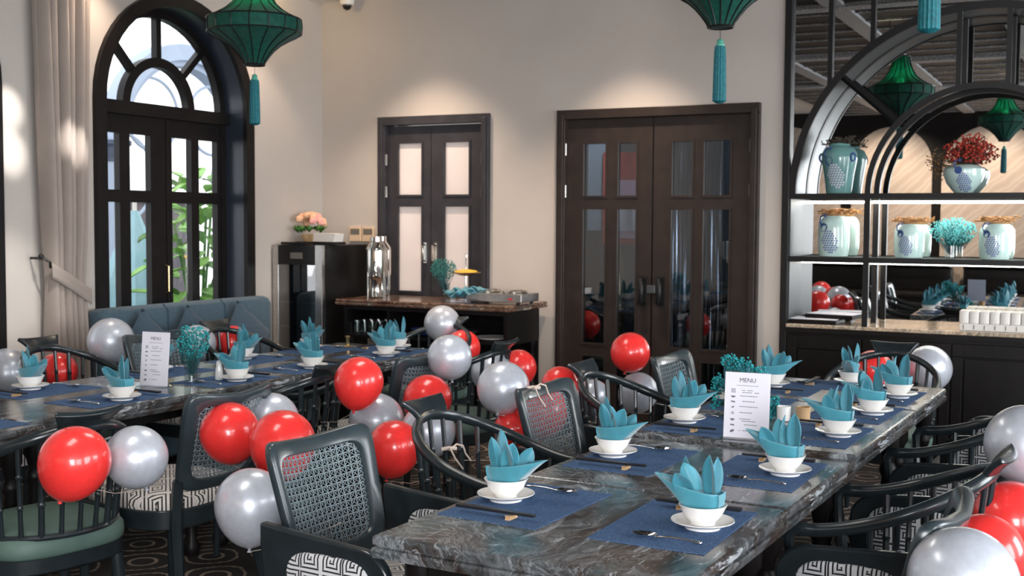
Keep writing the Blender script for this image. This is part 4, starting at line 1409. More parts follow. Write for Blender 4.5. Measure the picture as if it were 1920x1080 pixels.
def back_pt(u, v, off=0.0):
    """u -1..1 across, v 0..1 up; off pushes along the surface normal (towards the sitter)"""
    hw = .205 + .035 * v
    z = .50 + .365 * v + .036 * abs(u) ** 2.2 * v
    y = -.235 - .10 * v - .042 * (1 - u * u) + off
    return (u * hw, y, z + .1 * off)


def make_cane_chair(arms=True):
    t = thing('cane_armchair' if arms else 'cane_side_chair', '', 'chair', (0, 0, 0))
    O = [(u, .5 + v) for u, v in rrect_pts(1.0, .5, 7)]
    I = [(u, .5 + v) for u, v in rrect_pts(.80, .385, 6)]
    def ring(P, off):
        return [back_pt(u, v, off) for u, v in P]
    O2 = [(u * .97, .5 + (v - .5) * .97) for u, v in O]
    I2 = [(u * 1.03, .5 + (v - .5) * 1.03) for u, v in I]
    MB().loops([ring(I2, .016), ring(O2, .016), ring(O, .008), ring(O, -.012), ring(O2, -.018), ring(I2, -.018), ring(I, -.010), ring(I, .008), ring(I2, .016)], cap0=False, cap1=False).build('back_frame', 'chair_frame', t, smooth=60)
    # woven cane: verticals, horizontals and both diagonals, open between
    cb = MB()
    def inside(u, v):
        return abs(u / .86) ** 6 + abs((v - .5) / .425) ** 6 <= 1
    def ribbon(f, w, du, dv, off):
        run = []
        for i in range(33):
            u, v = f(-.04 + 1.08 * i / 32)
            if inside(u, v):
                run.append((u, v))
            else:
                if len(run) > 1: emit(run, w, du, dv, off)
                run = []
        if len(run) > 1: emit(run, w, du, dv, off)
    def emit(run, w, du, dv, off):
        o, fs = [], []
        for u, v in run:
            o.append(back_pt(u - du * w, v - dv * w, off))
            o.append(back_pt(u + du * w, v + dv * w, off))
        fs = [(2 * j, 2 * j + 1, 2 * j + 3, 2 * j + 2) for j in range(len(run) - 1)]
        cb.add(o, fs)
    NX, NY = 17, 15
    for k in range(NX + 1):
        u = -.82 + 1.64 * k / NX
        ribbon(lambda s, u=u: (u, .1 + .8 * s), .0085, 1, 0, .001)
    for k in range(NY + 1):
        v = .10 + .8 * k / NY
        ribbon(lambda s, v=v: (-.83 + 1.66 * s, v), .005, 0, 1, -.001)
    step = 1.64 / NX
    sv = .8 / NY
    for k in range(-NY, NX + 1):
        ribbon(lambda s, k=k: (-.82 + step * (k + NY * s), .1 + .8 * s), .0062, 1, 0, .002)
        ribbon(lambda s, k=k: (-.82 + step * (k + NY * (1 - s)), .1 + .8 * s), .0062, 1, 0, -.002)
    c = cb.build('cane_panel', 'cane', t, smooth=0, solid=.0015)
    c['kind'] = 'stuff'
    for s in (-1, 1):
        p = MB().tube([(s * .205, -.255, .55), (s * .20, -.245, .48), (s * .205, -.245, .38), (s * .215, -.265, .2), (s * .225, -.31, 0)], [.02, .022, .024, .021, .016], 8)
        p.build('rear_leg', 'chair_wood', t)
        p = MB().tube([(s * .235, .215, .42), (s * .235, .215, .3), (s * .228, .21, 0)], [.024, .023, .015], 8)
        p.build('front_leg', 'chair_wood', t)
        if not arms: continue
        # closed side arm with inset pad
        prof = [(-.275, .40), (.13, .40), (.145, .50)]
        for k in range(9):
            a = pi / 2 * k / 8
            prof.append((.05 + .095 * cos(a), .57 + .085 * sin(a)))
        prof += [(-.10, .665), (-.215, .672), (-.30, .68), (-.30, .62)]
        hb = MB().prism(prof if s > 0 else prof, lambda y, z: (s * .268, y, z), lambda y, z: (s * .298, y, z))
        ar = hb.build('side_arm', 'chair_wood', t, smooth=30, bevel=.008)
        for sx in (.2625, .3035):
            pp = [(-.055 + .145 * abs(cos(a)) ** .55 * (1 if cos(a) >= 0 else -1), .525 + .098 * abs(sin(a)) ** .6 * (1 if sin(a) >= 0 else -1)) for a in [2 * pi * k / 36 for k in range(36)]]
            d = .006 if sx > .28 else -.006
            MB().loops([[(s * (sx - d), y, z) for y, z in pp], [(s * sx, -.055 + (y + .055) * .985, .525 + (z - .525) * .98) for y, z in pp], [(s * (sx + d * .8), -.055 + (y + .055) * .9, .525 + (z - .525) * .88) for y, z in pp]], cap0=False).build('arm_pad', 'greek_pad', ar)
    k = 1.0 if arms else 1.06
    MB().loops([superloop(.255 * k, .245 * k, z, 40, 6 if arms else 3.6) for z in (.36, .435)]).build('seat_rail', 'chair_wood', t, bevel=.006)
    MB().loops([superloop(.245 * k - i, .238 * k - i, z, 40, 5.5 if arms else 3.6) for i, z in ((0, .435), (-.004, .45), (.0, .468), (.02, .488), (.06, .502), (.13, .510))]).build('seat_cushion', 'greek_seat', t, smooth=60)
    return t


def make_bow_chair():
    t = thing('bow_back_armchair', '', 'chair', (0, 0, 0))
    def bow(s):
        """s 0..1 from left arm tip round the back to the right tip"""
        Ls, Rr = .20, .272
        tot = 2 * Ls + pi * Rr
        d = s * tot
        if d < Ls: x, y = -Rr, .18 - d
        elif d > tot - Ls: x, y = Rr, .18 - (tot - d)
        else:
            a = pi + (d - Ls) / Rr
            x, y = Rr * cos(a), -.02 + Rr * sin(a)
        k = abs(s - .5) * 2
        z = .83 - .165 * (k * k * (3 - 2 * k))
        return (x, y, z)
    pts = [bow(k / 44) for k in range(45)]
    MB().tube(pts, .0155, 10, flat=1.25).build('bow_rail', 'chair_wood', t)
    rail = [(.252 * cos(a), .245 * sin(a) - .005, .462) for a in [pi * 1.0 * k / 30 + pi for k in range(31)]]
    MB().tube([(-.252, .14, .462)] + rail + [(.252, .14, .462)], .011, 8).build('seat_rail', 'chair_wood', t)
    def bamboo(p, q, r):
        p, q = Vector(p), Vector(q)
        f = [0, .02, .30, .32, .335, .35, .37, .63, .65, .665, .68, .70, .98, 1]
        g = [1, 1, .92, 1.0, 1.35, 1.0, .92, .92, 1.0, 1.35, 1.0, .92, 1, 1]
        return MB().tube([p.lerp(q, x) for x in f], [r * x for x in g], 8)
    for k in range(15):
        s = .10 + .80 * k / 14
        top = bow(s)
        a = atan2(top[1] + .0, top[0])
        if top[1] > .0:
            bot = (.25 * (1 if top[0] > 0 else -1), top[1] * .9, .46)
        else:
            L = math.hypot(top[0], top[1] + .005)
            bot = (top[0] / L * .250, (top[1]) / L * .245, .46)
        big = k in (0, 5, 9, 14)
        bamboo(bot, (top[0], top[1], top[2] - .004), .0115 if big else .009).build('spindle', 'chair_wood', t)
    for s in (-1, 1):
        MB().tube([(s * .272, .165, .670), (s * .272, .195, .664), (s * .270, .207, .640), (s * .262, .20, .56), (s * .25, .19, .46), (s * .245, .19, .40)], [.0155, .016, .0155, .014, .014, .015], 8).build('arm_post', 'chair_wood', t)
    # flared head rest
    def cr(u, v):
        x = (u - .5) * 2
        hw = .085 + .042 * v ** 1.5
        return (x * hw, -.295 + .02 * x * x - .05 * v ** 1.8, .818 + .062 * v + .008 * x * x * v)
    MB().grid(cr, 12, 8).build('head_rest', 'chair_wood', t, solid=.02, bevel=.004)
    MB().loops([superloop(.245 - i, .235 - i, z, 40, 3.2) for i, z in ((.012, .335), (0, .345), (0, .392))]).build('seat_base', 'chair_wood', t)
    MB().loops([superloop(.245 + i, .235 + i, z, 40, 3.2) for i, z in ((-.004, .392), (.004, .402), (.006, .42), (.004, .445), (-.006, .458), (-.02, .468), (-.06, .480), (-.14, .488))]).build('seat_cushion', 'green_fabric', t, smooth=60)
    for sx in (-1, 1):
        for sy in (-1, 1):
            MB().tube([(sx * .185, sy * .175, .34), (sx * .19, sy * .18, .26), (sx * .195, sy * .185, .15), (sx * .2, sy * .19, 0)], [.022, .024, .019, .013], 10).build('leg', 'chair_wood', t)
    return t


E_, W_, S_, N_ = -pi / 2, pi / 2, pi, 0.0       # facing +x, -x, -y, +y
CA, CS, CB = make_cane_chair(), make_cane_chair(False), make_bow_chair()
first = {'A': CA, 'B': CB, 'S': CS}
used = {'A': False, 'B': False, 'S': False}


def chair(k, x, y, rz, label, group):
    if not used[k]:
        used[k] = True
        t = first[k]
        t.location = (x, y, 0)
        t.rotation_euler.z = rz
        t['label'] = label
        t['group'] = group
        return t
    return dup(first[k], (x, y, 0), rz, label, group)


GA, GB, GS = 'cane back armchairs', 'bow back bamboo armchairs', 'armless cane chairs'
CH = [
    # left side of the right-hand table, facing it
    ('A', -1.765, 2.80, E_ - .06, 'nearest cane back armchair on the left of the right-hand table', GA),
    ('B', -1.84, 3.50, E_ - .04, 'bow back armchair between the two nearer cane chairs on the left of the right-hand table', GB),
    ('A', -1.64, 4.12, E_ - .04, 'cane back armchair with a tied ribbon, middle one left of the right-hand table', GA),
    ('B', -1.79, 4.78, E_ - .04, 'bow back armchair between the two farther cane chairs on the left of the right-hand table', GB),
    ('A', -1.56, 5.38, E_ - .04, 'farthest cane back armchair on the left of the right-hand table', GA),
    # right side
    ('A', -.655, 2.83, W_ - .05, 'cane back armchair at the bottom right corner, its padded arm under the table edge', GA),
    ('B', -.56, 3.49, W_ - .05, 'bow back armchair with sweeping dark arms on the right side of the right-hand table', GB),
    ('A', -.565, 4.10, W_ - .05, 'cane back armchair showing its greek key arm pad behind the sweeping bow arms', GA),
    ('B', -.50, 4.75, W_ - .05, 'bow back armchair half hidden by the grey balloon at the right edge', GB),
    ('A', -.44, 5.33, W_ - .05, 'cane back armchair farthest along the right side of the right-hand table', GA),
    ('B', -1.02, 6.10, S_ - .04, 'bow back armchair at the far head of the right-hand table with the white balloon', GB),
    # right side of the left-hand table (backs to the aisle)
    ('B', -3.31, 2.83, W_ - .2, 'bow back armchair at the lower left, turned aside, with a red balloon on it', GB),
    ('S', -3.30, 3.44, W_ - .02, 'armless cane chair with a greek key seat on the aisle side', GS),
    ('B', -3.36, 4.20, W_ - .04, 'bow back armchair behind the tall red balloon on the aisle side of the left-hand table', GB),
    ('S', -3.28, 4.82, W_ - .04, 'armless dark cane chair behind the two middle silver balloons', GS),
    ('B', -3.16, 5.48, W_ - .04, 'bow back armchair at the far end of the aisle side of the left-hand table', GB),
    ('B', -3.88, 6.34, S_ - .04, 'bow back armchair at the far head of the left-hand table before the sideboard', GB),
    # left side of the left-hand table
    ('S', -4.46, 3.56, E_, 'armless cane chair on the window side, only its patterned seat in view', GS),
    ('B', -4.74, 4.32, E_ - .04, 'bow back armchair before the curtain with red balloons behind its spindles', GB),
    ('S', -4.47, 4.90, E_ - .04, 'armless cane chair beside the menu stand of the left-hand table', GS),
    ('B', -4.66, 5.60, E_ - .04, 'bow back armchair before the sofa with red balloons behind its spindles', GB),
]
for a in CH:
    chair(*a)

# ------------------------------------------------------------------ tables
def frame(o, ang):
    c, s = cos(ang), sin(ang)
    return lambda x, y: (o[0] + c * x - s * y, o[1] + s * x + c * y)


RTA, LTA = rad(-2.2), rad(-2.4)
RT, LT = frame((-1.165, 2.80), RTA), frame((-4.0, 3.62), LTA)
tleg = [(.03, 0), (.036, .02), (.036, .05), (.024, .07), (.03, .16), (.038, .30), (.036, .42), (.024, .50), (.034, .52), (.034, .54), (.022, .56), (.03, .60), (.042, .62), (.042, .70)]
tl_me = MB().lathe(tleg, 18).mesh('leg', 'black_wood')


def table(F, ang, y0, y1, top, label, xo=0.0, hx=.41):
    cx, cy = F(xo, (y0 + y1) / 2)
    hy = (y1 - y0) / 2 - .001
    t = thing('marble_table', label, 'table', (cx, cy, 0), ang, 'square marble tables pushed into two long rows')
    mb = MB()
    slab(mb, hx, hy, top - .062, top)
    mb.build('marble_top', 'marble', t, smooth=25)
    MB().box(-hx + .13, hx - .13, -hy + .06, hy - .06, top - .12, top - .062).build('apron', 'black_wood', t, smooth=0)
    for sx in (-1, 1):
        for sy in (-1, 1):
            o = place('leg', tl_me, t, (sx * (hx - .09), sy * (hy - .09), 0))
            o.scale.z = (top - .063) / .70
    return t


TZ, TZ2 = .75, .765
table(RT, RTA, -.47, .31, TZ, 'near end marble table of the right-hand row, its corner thrust towards the viewer')
table(RT, RTA, .31, 1.07, TZ, 'second marble table of the right-hand row, just before the raised seam')
table(RT, RTA, 1.07, 2.12, TZ2, 'marble table under the menu card in the right-hand row')
table(RT, RTA, 2.12, 2.86, TZ2, 'far end marble table of the right-hand row before the mirror cabinet')
table(LT, LTA, -1.36, -.56, TZ, 'near marble table of the left-hand row cut by the left edge', .10)
table(LT, LTA, -.56, .45, TZ, 'marble table under the menu stand in the left-hand row')
table(LT, LTA, .45, 1.42, TZ, 'marble table behind the aisle cane chair in the left-hand row')
table(LT, LTA, 1.42, 2.38, TZ, 'far end marble table of the left-hand row before the sideboard')

# ------------------------------------------------------------------ place settings (made once at the origin, then copied)
SG = {}


def proto_setting():
    mat_me = MB().loops([[(sx * .222, .07 + sy * .148, z) for sx, sy in ((-1, -1), (1, -1), (1, 1), (-1, 1))] for z in (.0004, .0022)]).mesh('placemat', 'mat', 0)
    sau = MB().lathe([(.040, 0), (.045, .001), (.046, .006), (.056, .010), (.074, .017), (.080, .021), (.0795, .0225), (.072, .0195), (.05, .0115), (.0, .0105)], 40).mesh('saucer', 'white_china', 50)
    bowl = MB().lathe([(.030, 0), (.032, .001), (.033, .008), (.036, .010), (.0475, .024), (.0545, .037), (.061, .0505), (.0597, .0515), (.058, .049), (.052, .036), (.044, .024), (.028, .012), (0, .010)], 44).mesh('bowl', 'white_china', 50)
    # chopsticks on a rest, right hand side
    cs = MB().loops([[(x + sx * r, y, .016 + sz * r) for sx, sz in ((-1, -1), (1, -1), (1, 1), (-1, 1))] for x, y, r in ((0, -.07, .0042), (.0, .04, .0038), (0, .165, .0028))]).mesh('chopstick', 'chop', 30)
    rest = MB().prism([(-.021, 0), (.021, 0), (.019, .005), (.021, .0122), (.012, .0105), (0, .0095), (-.012, .0105), (-.021, .0122), (-.019, .005)], lambda u, w: (u, -.007, w), lambda u, w: (u, .007, w)).mesh('chopstick_rest', 'light_wood', 20)
    sp = MB()
    sp.tube([(0, -.085 + .11 * k / 12, .006 + .004 * sin(pi * k / 12)) for k in range(13)], [.0032, .0042, .0032] + [.0024, .0030] * 5, 6)
    sp.ball((0, -.088, .0062), .0052, 8, 5)
    def bw(u, v):
        a = 2 * pi * u
        r = v
        return (.0195 * r * cos(a) * (1 - .12 * sin(a)), .055 + .033 * r * sin(a), .0035 + .008 * r * r)
    sp.grid(bw, 20, 5)
    spoon = sp.mesh('spoon', 'steel', 60)
    return mat_me, sau, bowl, cs, rest, spoon


MATM, SAUM, BOWM, CSM, RESTM, SPOM = proto_setting()


def napkin_meshes():
    band = MB()
    def outline(s, z_in=0.0, k=1.0):
        L = []
        for i in range(40):
            a = 2 * pi * i / 40
            ca, sa = cos(a), sin(a)
            y = .046 + .092 * ca
            if ca > 0:
                w = .036 * max(.0, (1 - ca ** 1.7)) ** .62 * 1.0
                w = max(w, .0035)
            else:
                w = .036 * (1 - abs(ca) ** 5) ** .4
                w = max(w, .024 if ca < -.98 else w)
            q = (y + .05) / .19
            L.append((w * k * (1 if sa >= 0 else -1) if abs(sa) > 1e-6 else 0, .0 + y * 1.0, q))
        return L
    o = outline(0)
    def lvl(f, k, extra=0):
        r = []
        for x, y, q in o:
            zt = .056 + .034 * max(0, q) ** 1.6
            t_ = max(0, (q - .42) / .58)
            zb = zt * t_ ** .9 * .97
            kk = k if q > .4 else 1 - (1 - k) * (.6 + q)
            r.append((x * k, .0 + (y if f > .5 else .02 + (y - .02) * (.84 + .16 * f * 2)), zb + (zt - zb) * f + extra))
        return r
    band.loops([lvl(0, .62), lvl(.3, .80), lvl(.7, .96), lvl(.9, 1.02), lvl(.97, 1.03), lvl(1, 1.0), lvl(1, .93), lvl(.93, .90), lvl(.90, .93), lvl(.86, .86), lvl(.80, .5)], cap0=True, cap1=True)
    bm_ = band.mesh('napkin_band', 'napkin', 50)
    pets = []
    for (W, H, lean, curl, fold) in ((.022, .122, .06, .30, .8), (.027, .098, .22, .45, .5), (.024, .080, .35, .4, .55), (.018, .108, -.10, .3, .75)):
        mb = MB()
        def fn(u, v, W=W, H=H, lean=lean, curl=curl, fold=fold):
            x = (u - .5) * 2
            w = W * (.55 + 1.9 * v * (1 - .55 * v)) * (1 - v ** 2.6) ** .8 + .0005
            ax = abs(x)
            return (x * w * (1 - .25 * curl), (lean * H * v * v) + fold * w * ax * .75 - .2 * fold * w, H * v)
        mb.grid(fn, 8, 10)
        pets.append(mb.mesh('napkin_petal', 'napkin' if W > .025 else 'napkin2', 60))
    return bm_, pets


NBM, NPM = napkin_meshes()


def napkin(loc, rz, label, var, group):
    t = thing('napkin', label, 'napkin', loc, rz, group)
    place('napkin_band', NBM, t)
    r = random.Random(var)
    for (k, y, x, a, f) in ((3, -.012, .010, pi / 2 + .5, -.12), (0, -.020, -.006, pi / 2 - .2, -.06), (1, .014, .004, -pi / 2 + .25, -.28), (2, .040, -.006, pi / 2 + .35, .42), (3, .030, .012, pi / 2 - .9, .30)):
        o = place('napkin_petal', NPM[k], t, (x + r.uniform(-.003, .003), y + r.uniform(-.004, .004), .034), (r.uniform(-.12, .12), f + r.uniform(-.14, .14), a + r.uniform(-.5, .5)), solid=.0016)
    return t


def setting(F, ang, x, y, rz, z, where, var, mat_only=False, flip=False):
    """where: words that single the place out"""
    r = random.Random(100 + var)
    wx, wy = F(x, y)
    a = ang + rz + r.uniform(-.03, .03)
    c, s = cos(a), sin(a)
    W = lambda lx, ly, lz: (wx + c * lx - s * ly, wy + s * lx + c * ly, z + lz)
    o = place('placemat', MATM, None, W(0, 0, 0), (0, 0, a))
    tag(o, 'blue woven placemat at the ' + where, 'placemat', 'blue placemats')
    if mat_only: return
    o = place('saucer', SAUM, None, W(0, 0, .0023), (0, 0, a)); tag(o, 'white saucer at the ' + where, 'saucer', 'white saucers')
    o = place('bowl', BOWM, None, W(0, 0, .0130), (0, 0, a)); tag(o, 'white bowl at the ' + where, 'bowl', 'white bowls')
    napkin(W(0, -.006, .040), a + r.uniform(-.22, .22), 'teal lotus folded napkin at the ' + where, var, 'lotus folded napkins')
    ry = .11 + r.uniform(-.01, .01)
    o = place('chopstick_rest', RESTM, None, W(.165, ry, .0023), (0, 0, a)); tag(o, 'pale wooden chopstick rest at the ' + where, 'chopstick rest', 'wooden chopstick rests')
    for k in (-1, 1):
        o = place('chopstick', CSM, None, W(.165 + .0055 * k, .02, .0024), (0, 0, a + .012 * k)); tag(o, '%s black chopstick at the ' % ('outer' if k > 0 else 'inner') + where, 'chopstick', 'black chopsticks')
    o = place('spoon', SPOM, None, W(-.155, .05 + r.uniform(-.015, .01), .0022), (0, 0, a + r.uniform(-.08, .06))); tag(o, 'steel spoon with a beaded handle at the ' + where, 'spoon', 'steel spoons')


nth = ('nearest', 'second', 'third', 'fourth', 'fifth')
for k, y in enumerate((0.0, .71, 1.36, 1.93, 2.48)):
    setting(RT, RTA, -.295, y, E_, TZ if k < 2 else TZ2, '%s place, left side of the right-hand table' % nth[k], k)
for k, y in enumerate((0.0, .725, 1.38, 1.93, 2.44)):
    setting(RT, RTA, .275, y, W_, TZ if k < 2 else TZ2, '%s place, right side of the right-hand table' % nth[k], 10 + k)
setting(RT, RTA, .0, 2.745, S_, TZ2, 'far head of the right-hand table', 16)
for k, y in enumerate((0.0, .75, 1.38, 1.95)):
    setting(LT, LTA, -.30, y, E_, TZ, '%s place, window side of the left-hand table' % nth[k], 20 + k)
for k, y in enumerate((0.0, .70, 1.26, 1.91)):
    setting(LT, LTA, .285, y, W_, TZ, '%s place, aisle side of the left-hand table' % nth[k], 30 + k)
setting(LT, LTA, .12, 2.26, S_, TZ, 'far head of the left-hand table', 36)
setting(LT, LTA, .36, -.80, W_, TZ, 'left edge of the picture on the left-hand table', 37, True)


# ------------------------------------------------------------------ menus, flowers and small things on the tables
def text_mesh(body, size, m, name):
    cu_ = bpy.data.curves.new(name, 'FONT')
    cu_.body = body
    cu_.size = size
    cu_.align_x = 'CENTER'
    cu_.extrude = .0002
    ob = bpy.data.objects.new(name, cu_)
    COL.objects.link(ob)
    dg = bpy.context.evaluated_depsgraph_get()
    me = bpy.data.meshes.new_from_object(ob.evaluated_get(dg))
    bpy.data.objects.remove(ob)
    me.materials.clear()
    me.materials.append(M[m])
    return me


TXT = text_mesh('MENU', .024, 'ink_dark', 'menu_heading')


def menu(loc, rz, label, w, h):
    t = thing('menu_stand', label, 'menu', loc, rz, 'printed menu cards in clear stands')
    tilt = rad(-6)
    MB().box(-w / 2, w / 2, -.0012, .0012, .004, h).build('menu_card', 'paper', t, rot=(tilt, 0, 0), smooth=0)
    card = t.children[0]
    MB().box(-w / 2 - .002, w / 2 + .002, .002, .0045, .0, h + .004).build('acrylic_back', 'acrylic', card, smooth=0)
    o = place('menu_heading', TXT, card, (0, -.0015, h * .855), (pi / 2, 0, 0))
    s = w / .18
    o.scale = (s, s, 1)
    ic, ln = MB(), MB()
    r = random.Random(4)
    def flat(mb, poly):
        mb.prism(poly, lambda u, q: (u, -.0016, q), lambda u, q: (u, -.0012, q))
    flat(ln, [(-w * .24, h * .80), (w * .24, h * .80), (w * .24, h * .806), (-w * .24, h * .806)])
    for k, yy in enumerate((.72, .635, .555, .475, .385, .29, .205, .115)):
        x0 = -w * .16
        for j in range(2 if k in (0, 5) else 1):
            L = w * r.uniform(.24, .42)
            xx, zz = x0 + w * .05 * j, h * (yy + .012 - .032 * j)
            n = 7
            for q in range(n):
                if r.random() < .12: continue
                a, b = xx + L * q / n, xx + L * (q + .85) / n
                flat(ln, [(a, zz - .0011), (b, zz - .0011), (b, zz + .0011), (a, zz + .0011)])
        cx, cz = -w * .31, h * yy
        rr_ = w * (.05 if k not in (3, 4) else .03)
        kind = k % 4
        if kind == 0:
            for q in range(4):
                flat(ic, [(cx - rr_, cz - rr_ * .8 + q * rr_ * .5), (cx + rr_, cz - rr_ * .8 + q * rr_ * .5), (cx + rr_, cz - rr_ * .55 + q * rr_ * .5), (cx - rr_, cz - rr_ * .55 + q * rr_ * .5)])
        elif kind == 1:
            flat(ic, [(cx + rr_ * cos(pi + pi * q / 8), cz + .3 * rr_ + rr_ * .9 * sin(pi + pi * q / 8)) for q in range(9)])
        elif kind == 2:
            flat(ic, [(cx - rr_, cz - rr_ * .1), (cx + rr_, cz - rr_ * .4), (cx + rr_ * .8, cz + rr_ * .3), (cx - rr_ * .8, cz + rr_ * .4)])
        else:
            flat(ic, [(cx + rr_ * cos(2 * pi * q / 10) , cz + rr_ * .7 * sin(2 * pi * q / 10 + .5)) for q in range(10)])
    ic.build('menu_icons', 'ink', card, smooth=0)
    ln.build('menu_lines', 'ink', card, smooth=0)
    MB().box(-w / 2 - .004, w / 2 + .004, -.035, .05, 0, .004).build('acrylic_foot', 'acrylic', t, smooth=0)
    return t


menu((-1.11, 3.95, TZ2 + .0005), rad(4), 'printed menu card standing on the right-hand table by the seam', .158, .232)
menu((-3.90, 3.98, TZ + .0005), rad(8), 'printed menu card in a clear stand on the left-hand table', .15, .25)
ft = thing('flower_vase', 'bright teal dried flower sprays behind the menu card of the right-hand table', 'vase of flowers', (-1.24, 4.47, TZ2 + .0005))
MB().lathe([(.028, 0), (.034, .006), (.034, .11), (.031, .11), (.030, .012), (.0, .01)], 20).build('glass_vase', 'tumbler', ft)
fl, st = MB(), MB()
rnd = random.Random(21)
for (cx, cy, cz, rx, rz, n) in ((-.08, .0, .205, .042, .035, 90), (-.03, .02, .185, .045, .04, 80), (.03, .0, .165, .04, .035, 60), (-.13, -.02, .12, .03, .04, 60), (-.135, -.03, .05, .022, .04, 40), (.10, -.03, .045, .036, .045, 110), (.135, -.05, .025, .025, .02, 25), (.09, -.06, -.005 + .02, .012, .02, 14), (-.02, 0, .12, .06, .04, 60)):
    flower_cloud(fl, rnd, (cx, cy, cz), rx, rx * .8, rz, n, .0032, .006, (0, 0, .06), st)
fl.build('flower_heads', 'teal_flower', ft)['kind'] = 'stuff'
st.build('stems', 'teal_dark', ft)['kind'] = 'stuff'
x, y = LT(.16, .53)
flower_vase('teal dried flowers in a glass tumbler behind the menu of the left-hand table', (x, y, TZ + .0005), .09, .085, .20, 420, 'teal_flower', .11, .036, 22, (.003, .0055), cx=.01)
x, y = LT(.30, .62)
t = MB().lathe([(.018, 0), (.02, .004), (.017, .05), (.013, .07), (.014, .085), (.008, .092), (0, .093)], 18).build('sauce_bottle', 'white_china', loc=(-3.79, 4.30, TZ + .0005))
tag(t, 'small white sauce bottle beside the glass tumbler of flowers on the left-hand table', 'bottle')
t = MB().lathe([(.03, 0), (.032, .006), (.012, .012), (.010, .05), (.016, .06), (.016, .068), (0, .066)], 18).build('candle_holder', 'brass', loc=(-4.10, 5.80, TZ + .0005))
tag(t, 'small brass candle holder at the far end of the left-hand table', 'candle holder')
for k, (x, y, m, lab) in enumerate(((-1.02, 4.42, 'light_wood', 'pale wooden toothpick cup in the middle of the right-hand table'), (-1.09, 4.40, 'white_china', 'white sauce cup beside the wooden toothpick cup on the right-hand table'))):
    t = MB().lathe([(.022, 0), (.025, .003), (.027, .055), (.024, .056), (.022, .008), (0, .006)], 20).build('small_cup', m, loc=(x, y, TZ2 + .0005))
    tag(t, lab, 'cup')

# ------------------------------------------------------------------ balloons
def balloon_mesh(m, st):
    prof = []
    for k in range(25):
        t = pi * k / 24
        z = -cos(t)
        r = sin(t)
        if z < 0:
            z *= 1.0 + .22 * st
            r *= 1 - .10 * st * (-cos(t)) ** 2
        prof.append((max(r, .05 if k == 0 else r), z))
    prof[0] = (.045, prof[1][1] - .03)
    mb = MB().lathe(prof, 36)
    me = mb.mesh('balloon_skin', m, 80)
    zb = prof[0][1]
    kn = MB().lathe([(.045, zb), (.03, zb - .03), (.05, zb - .045), (.07, zb - .09), (.06, zb - .095), (.0, zb - .05)], 12).mesh('balloon_knot', m, 60)
    return me, kn


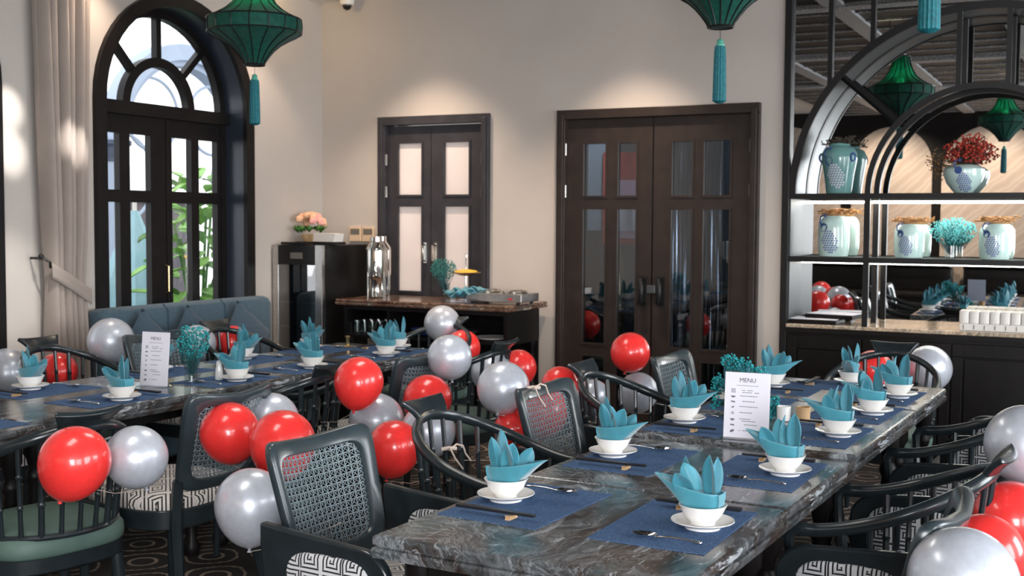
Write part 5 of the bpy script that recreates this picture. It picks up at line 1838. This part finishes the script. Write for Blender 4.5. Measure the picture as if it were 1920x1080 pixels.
BM = {(c, s): balloon_mesh(c + '_balloon', s) for c in ('red', 'silver') for s in (0, 1)}
BL = [
('r',-2.868,2.587,0.760,.110,1,'large red balloon on the bow back chair at the lower left'),
('s',-2.846,2.823,0.732,.103,0,'silver balloon beside the large red one at the lower left'),
('r',-2.908,3.353,0.727,.111,1,'red balloon against the cane chair with the greek key seat'),
('s',-2.962,3.662,0.715,.113,0,'silver balloon half behind two red ones by the greek key seat chair'),
('r',-2.585,3.260,0.732,.116,1,'red balloon peeping over the nearest cane chair back'),
('s',-2.439,2.911,0.605,.115,1,'silver balloon behind the left post of the nearest cane chair'),
('r',-2.883,4.161,0.822,.107,1,'upright red balloon left of centre before the dark cane chair'),
('s',-2.893,4.312,0.623,.124,0,'silver balloon under the upright red balloon'),
('r',-2.796,4.591,0.694,.113,1,'red balloon below the dark cane chair, right of the upright one'),
('s',-2.453,4.033,0.663,.111,0,'white silver balloon behind the head rest of the near bow back chair'),
('r',-2.384,3.675,0.665,.101,1,'red balloon touching the left spindles of the near bow back chair'),
('s',-2.812,4.819,0.864,.108,0,'silver balloon below the far head chair of the left-hand table'),
('s',-3.943,6.657,0.836,.121,0,'silver balloon behind the far head chair, against the sideboard'),
('r',-3.741,6.583,0.693,.115,0,'red balloon behind the far head chair, against the sideboard'),
('s',-2.958,5.522,0.703,.112,0,'farther of the two pale silver balloons right of centre'),
('s',-2.301,4.402,0.803,.114,0,'nearer of the two pale silver balloons right of centre'),
('r',-3.010,5.944,0.676,.105,0,'red balloon behind the two pale silver balloons'),
('r',-2.210,4.785,0.776,.086,1,'red balloon behind the crest of the middle cane chair'),
('r',-2.221,5.684,0.837,.104,0,'lone red balloon before the large door beside the farthest cane chair'),
('s',-2.212,5.787,0.616,.105,1,'silver balloon hanging below the lone red balloon'),
('s',-2.192,5.126,0.684,.079,1,'small silver balloon seen through the far bow back spindles'),
('r',-2.150,4.460,0.704,.115,0,'red balloon showing through the weave of the middle cane chair'),
('r',-2.262,4.411,0.627,.080,1,'red balloon low beside the middle cane chair'),
('s',-0.209,3.792,0.858,.117,0,'grey silver balloon high at the right edge'),
('r',-0.224,3.547,0.682,.110,1,'bright red balloon under the grey one at the right edge'),
('r',-0.255,3.082,0.697,.099,0,'red balloon behind the big silver balloon in the lower right corner'),
('s',-0.253,2.581,0.766,.114,0,'big silver balloon in the lower right corner'),
('r',-1.204,6.928,0.667,.117,0,'red balloon behind the far head chair of the right-hand table'),
('s',-0.915,7.077,0.682,.132,0,'white balloon behind the far head chair of the right-hand table'),
('s',-5.027,4.805,0.826,.131,0,'pale silver balloon before the arched door and sofa end'),
('s',-5.008,5.485,0.750,.116,0,'silver balloon behind the left-hand teal flowers'),
('s',-5.212,4.250,0.694,.131,0,'silver balloon cut by the left edge beside the bow back chair'),
('r',-5.090,4.481,0.682,.106,0,'red balloon behind the bow back chair before the curtain'),
('r',-5.015,5.818,0.729,.107,0,'red balloon behind the bow back chair before the sofa'),
]
for k, (c, x, y, z, r, st, lab) in enumerate(BL):
    col = 'red' if c == 'r' else 'silver'
    me, kn = BM[(col, st)]
    rn = random.Random(40 + k)
    t = thing('balloon', lab, 'balloon', (x, y, z), 0, 'party balloons tied to the chairs')
    t.rotation_euler = (rn.uniform(-.5, .5), rn.uniform(-.5, .5), rn.uniform(0, 6))
    a = place('balloon_skin', me, t)
    b = place('balloon_knot', kn, t)
    for o in (a, b): o.scale = (r, r, r * (1.0 if st else 1.02))
    # a thin string from the knot to the back of the nearest chair
    best = min(CH, key=lambda q: (q[1] + .27 * sin(q[3]) - x) ** 2 + (q[2] - .27 * cos(q[3]) - y) ** 2)
    bx, by = best[1] + .25 * sin(best[3]), best[2] - .25 * cos(best[3])
    mw = Matrix.Translation((x, y, z)) @ t.rotation_euler.to_matrix().to_4x4()
    zk = -r * (1.31 if st else 1.10)
    end = mw.inverted() @ Vector((bx, by, .62))
    MB().tube([(0, 0, zk), (end.x * .5, end.y * .5, (zk + end.z) / 2 - .02), tuple(end)], .0012, 4).build('string', 'ribbon', t)
# ribbon knots on two chair backs
for (x, y, z, lab) in ((-2.085, 3.57, .70, 'cream ribbon tied to a spindle of the near bow back chair'), (-1.99, 4.06, .865, 'cream ribbon tied over the middle cane chair back')):
    mb = MB()
    mb.tube([(0, 0, 0), (.02, .02, .02), (.03, .05, .01), (.035, .06, -.02), (.04, .09, -.05)], .0035, 5)
    mb.tube([(0, 0, 0), (.015, -.02, .015), (.02, .01, -.03), (.03, .05, -.075)], .0035, 5)
    mb.tube([(-.02, -.02, .004), (0, 0, .008), (.02, .02, .004)], .007, 6)
    tag(mb.build('ribbon_tie', 'ribbon', loc=(x, y, z)), lab, 'ribbon')
